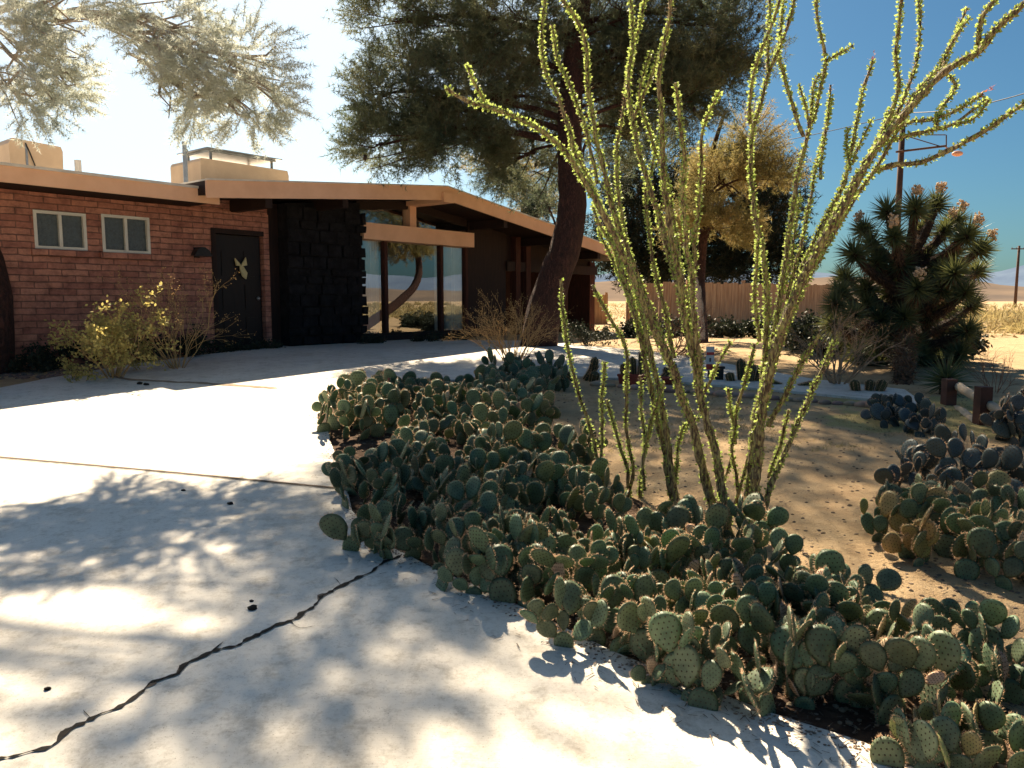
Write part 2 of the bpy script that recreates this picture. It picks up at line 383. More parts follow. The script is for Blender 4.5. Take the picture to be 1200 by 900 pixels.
front = [G(*p) for p in [(560, 400), (440, 398), (345, 401), (330, 408), (275, 413), (160, 428), (60, 445), (0, 457), (-200, 500), (-700, 640)]]
drive += walk_near + walk_far + front + [Vector((-6, .3, 0)), ]
dw = tag(sheet('driveway', drive, .03, M['concrete']), kind='structure')
# patch of soil under the cactus bed
bed = [p.copy() for p in bed_edge] + [G(*p) for p in [(425, 462), (470, 450), (560, 446), (640, 455), (640, 500), (690, 560), (760, 600), (850, 640), (930, 690), (1020, 735), (1120, 800), (1230, 870)]] + [Vector((3.0, 2.0, 0)), Vector((2.2, 1.2, 0))]
tag(sheet('planting_bed', ragged(bed, .2, .08)[:-1]+[bed[-1]], .006, M['soil'], skirt=0), kind='structure')
def strip(name, px, w, m, lift=.034, jit=.4, step=.05, world=False):
    pts = smooth_path([G(*p) for p in px], step); mb = MB(); n = len(pts); L = []; Rr = []
    for i, p in enumerate(pts):
        t = (pts[min(i+1, n-1)]-pts[max(i-1, 0)]); t.z = 0; t.normalize(); s = Vector((-t.y, t.x, 0))
        wob = s*noise.noise(Vector((p.x*14, p.y*14, 2)))*w*1.6*jit
        a = w*(1+rnd(-jit, jit))*.5*(.15 if i in (0, n-1) else 1)
        q = p+wob; L.append(Vector((*(q+s*a).xy, H((q+s*a).y)+lift))); Rr.append(Vector((*(q-s*a).xy, H((q-s*a).y)+lift)))
    for i in range(n-1): mb.quad(L[i], Rr[i], Rr[i+1], L[i+1])
    return mb.build(name, m, dw)
crack = [(16,898),(52,888),(80,870),(106,852),(140,837),(164,824),(174,810),(206,798),(214,790),(248,772),(276,765),(308,748),(340,736),(364,720),(382,704),(400,694),(430,680),(455,665),(472,657)]
strip('crack', [(-60, 915)]+crack, .020, M['crack'], jit=.85, step=.018)
for br_ in ([(248, 772), (262, 760)], [(340, 736), (352, 744), (370, 742)], [(400, 694), (392, 684)], [(106, 852), (98, 842)]):
    strip('crack', br_, .006, M['crack'], jit=.8, step=.02)
for (u, v, w_) in [(174, 812, .045), (212, 793, .035), (378, 708, .05), (82, 869, .04), (300, 752, .03)]:
    strip('crack', [(u-7, v+3), (u, v-1), (u+8, v-4)], w_, M['joint'], lift=.033, jit=.7, step=.015)
strip('expansion_joint', [(-500, 497), (-200, 522), (0, 540), (200, 558), (395, 577)], .030, M['joint'], jit=.1)
strip('expansion_joint', [(-500, 498.3), (-200, 523.3), (0, 541.3), (200, 559.3), (395, 578.3)], .010, M['crack'], lift=.037, jit=.3)
strip('raised_seam', [(130, 443), (150, 447), (200, 450), (240, 452), (285, 455), (325, 458)], .11, M['patch'], jit=.25, step=.1)
# ------------------------------------------------------------------ the house
A = Vector((-5.16, 14.5, 0)); D = Vector((.628, .778, 0)).normalized(); N = Vector((D.y, -D.x, 0))
house = thing('ranch_house', A, 'single storey brick and dark stone house with peach fascia and low gable roof', 'house')
house.rotation_euler.z = math.atan2(D.y, D.x); house['_rot'] = 1
def hp(u, v, t=0.0):
    d = ray(u, v); o = Vector((0, 0, CZ)); q = A+N*t
    k = (q-o).dot(N)/d.dot(N); p = o+d*k
    return (p-A).dot(D), p.z
def hs(u, t=0.0): return hp(u, 350, t)[0]
def hpart(mb, name, m, parent=None, smooth=False):
    return mb.build(name, m, parent or house, smooth) if parent is None else child(mb, name, m, parent, smooth)
def child(mb, name, m, parent, smooth=False):
    o = mb.build(name, m, None, smooth); o.parent = parent; return o
zg = .66
# roof heights in the wall plane
TF = 1.18
s_pk = hs(482)
zl_f = hp(262, 226, TF)[1]-.11; zpk_f = hp(525, 228.5, TF)[1]-.11; zr_f = hp(735, 303, TF)[1]-.11
s_l = hs(262, TF)-.22; s_r = hs(735, TF)
FH = .31
def zroof(s):     # underside of the gable roof
    return zl_f+(zpk_f-zl_f)*(s-s_l)/(s_pk-s_l) if s < s_pk else zpk_f+(zr_f-zpk_f)*(s-s_pk)/(s_r-s_pk)
print('HOUSE', s_l, s_pk, s_r, zl_f, zpk_f, zr_f, hp(0, 213, .9), hp(262, 240, .9), hp(0, 193, .9), hp(262, 222, .9))
zw = (hp(0, 213, .9)[1]+hp(262, 240, .9)[1])/2; zwt = (hp(0, 193, .9)[1]+hp(262, 222, .9)[1])/2
def wall_holes(mb, x0, x1, z0, z1, y0, y1, holes):
    X = sorted({x0, x1, *[h[0] for h in holes], *[h[1] for h in holes]}); Z = sorted({z0, z1, *[h[2] for h in holes], *[h[3] for h in holes]})
    X = [x for x in X if x0 <= x <= x1]; Z = [z for z in Z if z0 <= z <= z1]
    for i in range(len(X)-1):
        for j in range(len(Z)-1):
            cx, cz = (X[i]+X[i+1])/2, (Z[j]+Z[j+1])/2
            if any(h[0] < cx < h[1] and h[2] < cz < h[3] for h in holes): continue
            mb.box(X[i], X[i+1], y0, y1, Z[j], Z[j+1])
def rect(u0, v0, u1, v1, t=0):
    a = hp(u0, v0, t); b = hp(u1, v1, t); return (a[0], b[0], b[1], a[1])     # x0,x1,z0,z1
w1 = rect(38, 245.5, 102.5, 294); w2 = rect(118, 250.5, 176.5, 298)
s0 = hs(-170); sd0, sd1 = hs(250), hs(311)
zdt = hp(250, 267)[1]; door_h = (sd0, sd1, zg, zdt)
brick = MB(); wall_holes(brick, s0, sd1+.12, .2, zw+.02, 0, .22, [w1, w2, door_h])
hpart(brick, 'brick_wall', M['brick'])
for k, w in enumerate((w1, w2)):
    fr = MB(); t = .045; y0, y1 = -.015, .10
    fr.box(w[0], w[1], y0, y1, w[3]-t, w[3]); fr.box(w[0], w[1], y0, y1, w[2], w[2]+t)
    fr.box(w[0], w[0]+t, y0, y1, w[2]+t, w[3]-t); fr.box(w[1]-t, w[1], y0, y1, w[2]+t, w[3]-t)
    wo = hpart(fr, 'window', M['alu'])
    c = (w[0]+w[1])/2; mu = MB(); mu.box(c-.022, c+.022, -.005, .07, w[2]+t, w[3]-t); child(mu, 'mullion', M['alu'], wo)
    for a, b in ((w[0]+t, c-.022), (c+.022, w[1]-t)):
        p = MB(); p.box(a, b, .05, .06, w[2]+t, w[3]-t); child(p, 'pane', M['frost'], wo)
    sl = MB(); sl.box(w[0]-.06, w[1]+.06, -.07, .10, w[2]-.10, w[2]-.003); child(sl, 'sill', M['brick'], wo)
dr = MB(); dr.box(sd0+.10, sd1-.03, .09, .14, zg+.02, zdt-.10)
dro = hpart(dr, 'door', M['door'])
pn = MB()
for a in (0, 1):
    for b in (0, 1, 2):
        x0 = sd0+.10+.14+a*(sd1-sd0-.13)/2.05; x1 = x0+(sd1-sd0-.13)/2-.24; z0 = zg+.16+b*.62
        pn.box(x0, max(x1, x0+.1), .075, .092, z0, z0+.46)
child(pn, 'raised_panel', M['door'], dro)
kb = MB(); kb.blob((sd1-.12, .05, zg+.98), .035, 2, 0, 0); child(kb, 'handle', M['metal'], dro, True)
df = MB(); df.box(sd0, sd0+.09, -.02, .16, zg, zdt); df.box(sd0+.09, sd1, -.02, .16, zdt-.09, zdt); hpart(df, 'door_frame', M['darkwood'])
# concrete stoop / planter edge before the door
# straw bow on the door
cx, cz = hp(284, 312, 0); orn = thing('door_ornament', A+D*cx-N*0.06+Vector((0, 0, cz)), 'pale straw bow ornament hanging on the black front door', 'ornament')
orn.rotation_euler.z = house.rotation_euler.z; orn['_rot'] = 1
for nm, pts in (('bow_loop', [(-.13, .15), (-.03, .05), (0, 0), (-.10, .01)]), ('bow_loop', [(.10, .17), (.12, .02), (0, 0), (.02, .06)]), ('bow_tail', [(-.03, 0), (.04, 0), (.12, -.12), (.09, -.24), (.02, -.19), (-.02, -.08)])):
    b = MB(); b.prism_xz(pts[::-1], -.035, -.005); child(b, nm, M['ornament'], orn)
# wall lamp
cx, cz = hp(230, 296, 0); wl = thing('wall_lantern', A+D*cx+Vector((0, 0, cz)), 'black iron wall lantern on the brick beside the front door', 'lamp'); wl.rotation_euler.z = house.rotation_euler.z; wl['_rot'] = 1
b = MB(); b.box(-.05, .05, -.02, -.001, -.09, .09); child(b, 'wall_plate', M['black'], wl)
b = MB(); b.tube([Vector((0, -.02, 0)), Vector((0, -.12, .03)), Vector((0, -.17, .05))], .012, 6); child(b, 'arm', M['black'], wl)
b = MB(); b.prism_xz([(-.17, -.07), (.17, -.07), (.11, .03), (.03, .085), (-.03, .085), (-.11, .04)], -.26, -.10); child(b, 'shade', M['black'], wl)
# left wing roof
lw = MB(); yb = 9.0
lw.box(s0-.8, s_l+.2, -.86, yb, zw+.05, zwt-.04); hpart(lw, 'wing_roof', M['roofing'])
s_we = hs(262, .9)
fa = MB(); fa.box(s0-.85, s_we, -.90, -.855, zw, zwt-.02); fa.box(s_we-.05, s_we+.0, -.855, -.2, zw+.05, zwt-.02); hpart(fa, 'fascia', M['fascia'])
dp = MB(); dp.box(s0-.85, s_we+.02, -.93, -.80, zwt-.02, zwt+.02); hpart(dp, 'drip_edge', M['drip'])
so = MB(); so.box(s0-.8, s_we-.05, -.855, .25, zw+.03, zw+.047); hpart(so, 'soffit', M['darkwood'])
# gable roof
ro = MB(); th = .22
top = [(s_l, zl_f+.06), (s_pk, zpk_f+.06), (s_r, zr_f+.06)]
for (a, za), (b_, zb) in zip(top[:-1], top[1:]):
    ro.prism_xz([(a, za), (b_, zb), (b_, zb+th), (a, za+th)], -TF+.05, yb)
hpart(ro, 'gable_roof', M['darkwood'])
rt = MB()
for (a, za), (b_, zb) in zip(top[:-1], top[1:]):
    rt.prism_xz([(a, za+th+.003), (b_, zb+th+.003), (b_, zb+th+.03), (a, za+th+.03)], -TF-.03, yb)
hpart(rt, 'drip_edge', M['drip'])
ff = MB()
for (a, za), (b_, zb) in zip(top[:-1], top[1:]):
    ff.prism_xz([(a, za-.06), (b_, zb-.06), (b_, zb-.06+FH-.02), (a, za-.06+FH-.02)], -TF, -TF+.046)
hpart(ff, 'fascia', M['fascia'])
# the ridge beam end and exposed beams under the gable
rb = MB(); rb.box(s_pk-.16, s_pk+.16, -TF-.06, .3, zpk_f-.06, zpk_f+.15); hpart(rb, 'ridge_beam', M['fascia'])
for sb in [s_l+1.2, s_l+2.9, s_pk+2.1, s_pk+4.2, s_pk+6.3]:
    if sb < s_r-.3:
        b = MB(); z = zroof(sb); b.box(sb-.07, sb+.07, -TF+.06, 8.5, z-.16, z+.05); hpart(b, 'rafter_beam', M['darkwood'])
# recessed dark wood beside the door
su = [hs(312), hs(330), hs(421), hs(547), hs(592), hs(697)]
b = MB(); b.prism_xz([(sd1+.12, .2), (su[1]+.2, .2), (su[1]+.2, zroof(su[1]+.2)), (sd1+.12, zroof(sd1+.12))], .05, .25); hpart(b, 'wood_siding', M['darkwood'])
b = MB(); b.prism_xz([(s_l-.3, zw+.02), (sd1+.12, zw+.02), (sd1+.12, zroof(sd1+.12)+.05), (s_l-.3, zroof(s_l)+.05)], .03, .2); hpart(b, 'wall_infill', M['brick'])
# dark rubble-stone wall
st = MB(); random.seed(3)
z = .3
st.prism_xz([(su[1], .2), (su[2]-.12, .2), (su[2]-.12, zroof(su[2])), (su[1], zroof(su[1]))], -.22, .25)
while z < 4.4:
    h = rnd(.13, .26); x = su[1]-.03
    while x < su[2]:
        w = rnd(.22, .5); xe = min(x+w, su[2]+rnd(-.035, .01))
        if z+h < zroof(min(xe, su[2]))+.0 and xe-x > .05:
            q = [(x+rnd(0, .03), z+rnd(0, .03)), (xe-rnd(0, .03), z+rnd(0, .03)), (xe-rnd(0, .03), z+h-rnd(0, .04)), (x+rnd(0, .03), z+h-rnd(0, .04))]
            st.prism_xz(q, -.24-rnd(.0, .07), -.15)
        x = xe+.005
        if xe >= su[2]-.06: break
    z += h
hpart(st, 'stone_wall', M['lava'])
# glazed wall: sill, glass, mullions, big beam, transoms
zs = hp(480, 392)[1]
b = MB(); b.box(su[2]-.1, su[3], -.10, .15, .2, zs); hpart(b, 'window_plinth', M['darkwood'])
bt = hp(480, 267)[1]; bb = hp(480, 285)[1]
b = MB(); b.box(su[2]-.02, su[3]+.05, -.22, .10, bb, bt); hpart(b, 'header_beam', M['fascia'])
gw = MB(); gw.quad((su[2]-.1, .03, zs), (su[3], .03, zs), (su[3], .03, bb), (su[2]-.1, .03, bb)); gwo = hpart(gw, 'picture_window', M['glass'])
for u in (421.5, 452, 517, 546):
    s = hs(u); m_ = MB(); m_.box(s-.045, s+.045, -.04, .09, zs, bb); child(m_, 'mullion', M['redwood'], gwo)
m_ = MB(); m_.box(su[2], su[3], -.045, .095, zs, zs+.06); child(m_, 'bottom_rail', M['darkwood'], gwo)
for a, c in ((su[2]-.05, s_pk-.10), (s_pk+.10, su[3]-.02)):
    g_ = MB(); za, zc = zroof(a)-.12, zroof(c)-.12
    g_.add([(a, .03, bt), (c, .03, bt), (c, .03, zc), (a, .03, za)], [(0, 1, 2, 3)]); tw = hpart(g_, 'transom_window', M['glass'])
    m_ = MB(); m_.prism_xz([(a, za), (c, zc), (c, zc+.2), (a, za+.2)], -.04, .09); child(m_, 'top_rail', M['darkwood'], tw)
b = MB(); b.box(s_pk-.10, s_pk+.10, -.10, .12, bt+.002, zpk_f+.0); hpart(b, 'king_post', M['fascia'])
# curtains just inside
random.seed(4)
for (ua, ub) in ((424, 441), (508, 516), (519, 541)):
    sa, sb = hs(ua, -.2), hs(ub, -.2); cu = MB(); n = 40; pts = []
    for i in range(n+1):
        x = sa+(sb-sa)*i/n; y = .13+.05*math.sin(i*1.35+.4*math.sin(i*.7)); pts.append((x, y))
    for i in range(n): cu.quad((*pts[i], zs+.05), (*pts[i+1], zs+.05), (*pts[i+1], bb+.1), (*pts[i], bb+.1))
    s_ = hpart(cu, 'curtain', M['curtain'], smooth=True)
# wood wall and breezeway beyond
b = MB(); b.prism_xz([(su[3]+.03, .2), (su[4], .2), (su[4], zroof(su[4])+.02), (su[3]+.03, zroof(su[3])+.02)], -.02, .2); hpart(b, 'wood_siding', M['darkwood'])
b = MB(); b.prism_xz([(su[5], .2), (s_r-.25, .2), (s_r-.25, zroof(s_r-.25)+.02), (su[5], zroof(su[5])+.02)], 0, 5.0); hpart(b, 'wood_siding', M['redwood'])
for u in (604, 616, 660):
    s = hs(u); b = MB(); b.box(s-.10, s+.10, -.1, .1, .3, zroof(s)+.03); hpart(b, 'porch_post', M['redwood'])
b = MB(); b.box(su[4], su[5], -.08, .08, zroof(su[5])-.35, zroof(su[5])-.1); hpart(b, 'porch_beam', M['darkwood'])
b = MB(); b.prism_xz([(su[4], zroof(su[5])-.12), (su[5], zroof(su[5])-.12), (su[5], zroof(su[5])+.02), (su[4], zroof(su[4])+.02)], .082, .12); hpart(b, 'gable_infill', M['darkwood'])
# shell: side, back and floor so the rooms are dark
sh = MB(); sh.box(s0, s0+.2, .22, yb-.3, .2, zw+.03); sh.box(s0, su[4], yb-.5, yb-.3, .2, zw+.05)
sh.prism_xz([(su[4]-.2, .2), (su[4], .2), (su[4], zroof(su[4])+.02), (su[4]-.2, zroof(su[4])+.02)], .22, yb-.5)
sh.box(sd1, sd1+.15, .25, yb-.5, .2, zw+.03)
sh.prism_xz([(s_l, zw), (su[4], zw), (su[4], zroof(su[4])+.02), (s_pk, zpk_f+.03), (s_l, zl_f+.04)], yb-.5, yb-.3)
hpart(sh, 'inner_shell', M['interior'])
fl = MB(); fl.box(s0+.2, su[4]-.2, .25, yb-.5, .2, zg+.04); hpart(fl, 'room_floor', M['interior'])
# pale stoop along the entry
# rooftop things
def roof_thing(name, u0, u1, vtop, t, label, cat, build):
    a = hp(u0, vtop, t); b_ = hp(u1, vtop, t)
    o = thing(name, A+D*a[0]+N*t+Vector((0, 0, zwt)), label, cat); o.rotation_euler.z = house.rotation_euler.z; o['_rot'] = 1
    build(o, b_[0]-a[0], (a[1]+b_[1])/2-zwt); return o
def cooler(o, w, h):
    b = MB(); b.prism_xz([(.02, 0), (w-.02, 0), (w, h-.08), (w-.03, h), (.06, h+.04), (0, h-.06)][::-1], 0, .95); child(b, 'housing', M['cooler'], o)
    b = MB()
    for i in range(8): z = .06+i*(h-.2)/8; b.box(w+.002, w+.02, .12, .84, z, z+.03)
    child(b, 'louver', M['metal'], o)
    b = MB(); b.tube([Vector((w*.30, -.01, h-.02)), Vector((w*.36, -.03, h*.8)), Vector((w*.48, -.03, h*.45)), Vector((w*.55, -.03, .05))], .012, 6); child(b, 'hose', M['black'], o)
    b = MB(); b.box(w*.29, w*.33, -.012, -.002, .02, h-.04); child(b, 'corner_strip', M['metal'], o)
    b = MB(); b.box(-.02, w+.02, -.02, .97, -.05, -.002); child(b, 'base', M['metal'], o)
roof_thing('evaporative_cooler', 10, 73, 168, -2.2, 'boxy tan evaporative cooler on the left end of the flat roof', 'cooler', cooler)
def vent(o, w, h):
    b = MB(); b.tube([Vector((0, 0, 0)), Vector((0, 0, h))], .055, 10); child(b, 'pipe', M['drip'], o)
    b = MB(); b.tube([Vector((0, 0, 0)), Vector((0, 0, .05))], .14, 10); child(b, 'flashing', M['drip'], o)
roof_thing('vent_pipe', 91, 95, 188, -1.0, 'short pale vent pipe on the flat roof between cooler and tall pipe', 'vent', vent)
def tall(o, w, h):
    b = MB(); b.tube([Vector((0, 0, 0)), Vector((0, 0, h))], .042, 8); child(b, 'pipe', M['metal'], o)
    b = MB(); b.tube([Vector((0, 0, h+.003)), Vector((0, 0, h+.04))], .05, 8); child(b, 'cap', M['metal'], o)
roof_thing('flue_pipe', 216, 218, 169, -.8, 'tall thin dark flue pipe standing on the flat roof', 'pipe', tall)
def chim(o, w, h):
    b = MB(); b.prism_xz([(0, -.05), (w, -.05), (w, h-.1), (w-.03, h), (0.03, h), (0, h-.06)][::-1], 0, 1.2); child(b, 'chimney_body', M['cooler'], o)
    b = MB(); b.box(.25, w-.25, .1, 1.1, h+.17, h+.21); b.box(.15, w-.15, .0, 1.2, h+.215, h+.235); child(b, 'chimney_cap', M['metal'], o)
    b = MB()
    for x in (.3, w-.34):
        for y in (.14, 1.02): b.box(x, x+.04, y, y+.04, h, h+.17)
    child(b, 'cap_legs', M['metal'], o)
roof_thing('chimney', 235, 338, 193, -1.6, 'wide peach chimney with metal rain cap on the roof above the entry', 'chimney', chim)
# ------------------------------------------------------------------ fences
def board_fence(name, a, b_, h, label, sway=.03, gate=None):
    L = (b_-a).length; d = (b_-a).normalized(); nrm = Vector((d.y, -d.x, 0)); o = thing(name, a, label, 'fence')
    bo = MB(); x = 0
    while x < L:
        w = rnd(.12, .145); p = a+d*x; hh = h+rnd(-sway, sway); z0 = H(p.y)-.05; q = a+d*min(x+w, L); off = nrm*rnd(0, .008)
        for m_ in ((0),):
            vs = [p+off, q+off, q+off+nrm*.02, p+off+nrm*.02]
            bo.add([Vector((v.x, v.y, z0)) for v in vs]+[Vector((v.x, v.y, z0+hh)) for v in vs], [(0,3,2,1),(4,5,6,7),(0,1,5,4),(1,2,6,5),(2,3,7,6),(3,0,4,7)], 0)
        x += w+rnd(.004, .014)
    bo.build('boards', M['fence'], o)
    rl = MB()
    for z in (.3, h-.3):
        rl.tube([Vector((a.x, a.y, H(a.y)+z))-nrm*.05, Vector((b_.x, b_.y, H(b_.y)+z))-nrm*.05], .035, 4)
    rl.build('rail', M['fence'], o)
    n = int(L/2.4)+1
    for i in range(n+1):
        p = a+d*(L*i/n)-nrm*.1; m_ = MB(); m_.box(p.x-.05, p.x+.05, p.y-.05, p.y+.05, .5, H(p.y)+h+.05); m_.build('fence_post', M['fence'], o)
    return o
random.seed(5)
fa0 = P(738, 350, 22.5); fa1 = P(990, 350, 26)
board_fence('cedar_fence', Vector((fa0.x, fa0.y, 0)), Vector((fa1.x, fa1.y, 0)), 1.5, 'weathered cedar board fence behind the walkway and ocotillo')
fb0 = P(655, 350, 30); fb1 = P(712, 350, 31)
board_fence('cedar_fence', Vector((fb0.x, fb0.y, 0)), Vector((fb1.x, fb1.y, 0)), 1.2, 'short orange board fence panel seen through the open porch')
# split rail fence at right
rf = thing('split_rail_fence', G(1150, 500), 'weathered pale split rail fence with dark square posts among cactus at right', 'fence')
p1 = G(1150, 497); p0 = P(1112, 460, 8.8); p2 = P(1250, 540, 6.6)
for q, zt in ((Vector((p0.x, p0.y, 0)), P(1122, 444, p0.y).z), (p1, P(1150, 453, p1.y).z), (Vector((p2.x, p2.y, 0)), H(p2.y)+.5)):
    b = MB(); b.box(q.x-.06, q.x+.06, q.y-.06, q.y+.06, H(q.y)-.1, zt); b.build('fence_post', M['post'], rf)
rl = [(P(1118, 450, 8.9), P(1168, 480, 7.6), .05), (P(1142, 464, 8.0), P(1235, 520, 6.6), .048), (P(1120, 478, 8.7), P(1148, 498, 7.7), .05), (P(1160, 490, 7.6), P(1240, 560, 6.7), .045)]
for a, c, r in rl:
    b = MB(); n = 7; b.tube([a.lerp(c, i/n)+Vector((0, 0, rnd(-.01, .01))) for i in range(n+1)], [r*(.75 if i in (0, n) else 1) for i in range(n+1)], 8, jit=.08); b.build('rail', M['rail'], rf, True)
# ------------------------------------------------------------------ pines
def needle_cloud(mb, ells, nl, nw, tufts=5, per=7, gap=.0, droop=0.0, nseed=0, mtw=1, freq=.9):
    for (c, r, n) in ells:
        made = 0; tries = 0
        while made < n and tries < n*12:
            tries += 1
            d = rdir(); k = rnd(0, 1)**.45; p = Vector((c.x+d.x*r[0]*k, c.y+d.y*r[1]*k, c.z+d.z*r[2]*k))
            if noise.noise(Vector((p.x*freq+nseed, p.y*freq, p.z*freq*1.3))) < gap: continue
            made += 1
            out = Vector((d.x, d.y, d.z*.5+.25-droop)); out.normalize(); out = (out+rdir()*.5).normalized()
            L = rnd(.25, .5)*nl/.12; q = p+out*L
            s = out.cross(Vector((.3, .2, 1))).normalized()*nw*.8
            mb.quad(p-s, p+s, q+s*.5, q-s*.5, mtw)
            for j in range(tufts):
                b = p.lerp(q, (j+1)/tufts)
                for _ in range(per):
                    nd = (out*.7+rdir()).normalized(); e = b+nd*nl*rnd(.7, 1.15)
                    w = nd.cross(rdir()).normalized()*nw
                    mb.tri(b-w, b+w, e, 0)
def limb(mb, pts, r0, r1, seg=7):
    pp = smooth_path(pts, .25); n = len(pp); mb.tube([p+rdir()*.02 for p in pp], [r0+(r1-r0)*i/(n-1) for i in range(n)], seg, jit=.06)
def pine(name, label, base, trunk_pts, trunk_r, ells, nl, nw, m, bark=None, tufts=5, per=7, gap=-.05, droop=0, cones=0, nseed=0, anchor=None, freq=.9, sub=7, lk=1, lbark=None, mul=1.0):
    ells = [(a_, b_, int(n_*mul)) for a_, b_, n_ in ells]
    o = thing(name, base, label, 'tree'); t = MB(); pp = smooth_path(trunk_pts, .2); n = len(pp)
    rr = []
    for i in range(n):
        f = i/(n-1)*(len(trunk_r)-1); k = min(int(f), len(trunk_r)-2); rr.append(trunk_r[k]+(trunk_r[k+1]-trunk_r[k])*(f-k))
    t.tube(pp, rr, 14, jit=.05); t.build('trunk', bark or M['pinebark'], o, True)
    for (c, r, cnt) in ells:
        lb = MB(); a = anchor(c) if anchor else min(pp[len(pp)//3:], key=lambda p: (p-c).length+max(0, p.z-c.z+.3)*3)
        mid = a.lerp(c, .5)+Vector((0, 0, .15*(c-a).length*.5)); limb(lb, [a, mid, c], max(.035, .02*(c-a).length)*lk, .02*lk)
        for _ in range(sub):
            d = rdir(); e = Vector((c.x+d.x*r[0]*.85, c.y+d.y*r[1]*.85, c.z+d.z*r[2]*.85)); s = a.lerp(c, rnd(.5, 1))+Vector((0, 0, .05)); limb(lb, [s, s.lerp(e, .5)+rdir()*.12, e], .02, .007, 4)
        lb.build('limb', lbark or bark or M['pinebark'], o)
    cr = MB(); needle_cloud(cr, ells, nl, nw, tufts, per, gap, droop, nseed, freq=freq)
    if cones:
        cn = cr
        for _ in range(cones):
            c, r, cnt = random.choice(ells); d = rdir(); cn.blob((c.x+d.x*r[0]*.9, c.y+d.y*r[1]*.9, c.z+d.z*r[2]*.9), .055, 1, sc=(.8, .8, 1.2), mi=2)
    cr.build('crown', [m, lbark or M['twigbark'], M['jbark']], o)
    return o
random.seed(11)
def E(u, v, ru, rv, Y, n, ry=None):
    c = P(u, v, Y); k = Y/F; return (c, (ru*k, ry or (ru+rv)*.5*k, rv*k), n)
Yp = 16.0
tp = [Vector((*G(636, 404).xy, .5))]; Yb = 15.3
tp = [P(630, 412, Yb), P(637, 370, Yb), P(650, 325, Yb), P(664, 285, Yb), P(671, 240, Yb), P(668, 190, Yb), P(668, 130, 15.5), P(674, 60, 15.7), P(682, -20, 16), P(690, -120, 16.3), P(700, -260, 16.8)]
el = [E(470, 135, 62, 55, 15.5, 620), E(440, 110, 28, 30, 15.2, 130), E(455, 25, 42, 26, 15.8, 170), E(500, -25, 80, 40, 16, 380), E(540, 40, 60, 45, 16.5, 480), E(555, 110, 70, 55, 15.6, 620),
      E(530, 165, 66, 36, 15.6, 520), E(600, 160, 50, 60, 16.6, 380), E(600, 20, 60, 50, 15.4, 440), E(640, 90, 50, 60, 17.0, 380), E(700, 30, 60, 45, 16.6, 400),
      E(735, 90, 60, 48, 16.2, 430), E(800, 70, 62, 45, 16.2, 520), E(840, 30, 55, 38, 16.8, 360), E(780, -20, 90, 45, 16.5, 420), E(800, 120, 40, 25, 15.8, 230),
      E(640, 215, 40, 25, 17.5, 120), E(700, 170, 50, 50, 17.4, 260), E(745, 160, 40, 40, 17.2, 180), E(592, 196, 40, 20, 16.4, 170), E(660, -100, 190, 60, 16.5, 1100), E(640, -230, 150, 70, 16.8, 700), E(860, 60, 40, 40, 16.4, 260), E(770, 110, 60, 36, 16.0, 300), E(830, 100, 45, 30, 16.2, 240), E(700, 110, 50, 50, 16.6, 260), E(740, 20, 60, 40, 15.6, 260), E(480, 70, 50, 30, 16.0, 200), E(600, 90, 60, 50, 15.8, 260), E(440, 170, 34, 34, 15.4, 160)]
pine('pine_tree', 'large pine with red brown leaning trunk rising in front of the house gable', G(634, 405), tp, [.38, .33, .28, .245, .23, .22, .21, .19, .16, .12, .06], el, .13, .0055, M['needles'], cones=60, nseed=3, gap=-.07, mul=1.4, freq=1.5)
# sunlit golden hanging bough of a second pine to the right
el = [E(850, 210, 42, 40, 18.5, 330), E(835, 265, 48, 26, 18.5, 330), E(880, 170, 26, 30, 18.5, 150), E(900, 205, 32, 16, 18.4, 90)]
pine('pine_tree', 'smaller sunlit golden olive pine between the fence and the ocotillo canes', G(822, 402), [G(822, 402, -.1), P(820, 330, 18.7), P(826, 260, 18.8), P(832, 190, 18.8), P(850, 130, 18.8)], [.16, .14, .11, .08, .03], el, .13, .006, M['needles_sunlit'], nseed=9, cones=10, mul=1.8, gap=-.2)
# dark evergreens behind the fence
el = [E(850, 225, 60, 45, 31, 420), E(910, 230, 30, 40, 31, 160), E(760, 200, 50, 50, 31, 300), E(760, 300, 40, 38, 29, 420), E(810, 305, 46, 40, 30, 520), E(870, 290, 46, 46, 30, 480), E(790, 250, 45, 35, 31, 320), E(905, 300, 34, 32, 30, 260), E(740, 250, 30, 40, 30, 240), E(895, 250, 26, 25, 30, 120), E(720, 290, 25, 40, 29, 200)]
pine('juniper_tree', 'broad black green juniper behind the cedar fence', G(820, 372), [G(820, 378, -.1), P(818, 330, 30), P(820, 280, 30)], [.3, .25, .1], el, .2, .014, M['needles_dark'], nseed=21, gap=-.2, mul=1.5)
el = [E(612, 215, 34, 36, 27, 190), E(596, 195, 22, 24, 27, 100), E(640, 245, 26, 22, 27, 130), E(572, 190, 26, 14, 27, 80)]
pine('pine_tree', 'sparse backlit pine with thin red trunk beyond the roof right of the gable peak', G(612, 376), [G(614, 378, -.1), P(614, 300, 27), P(613, 240, 27), P(616, 195, 27)], [.16, .15, .12, .05], el, .17, .008, M['needles_sunlit'], nseed=5, gap=0)
el = [E(650, 262, 22, 20, 24, 160), E(640, 240, 18, 18, 24, 100)]
pine('juniper_tree', 'small dark green tree just behind the pine trunk above the roof', G(655, 382), [G(655, 384, -.1), P(654, 300, 24), P(650, 262, 24)], [.1, .09, .05], el, .15, .010, M['needles_dark'], nseed=15)
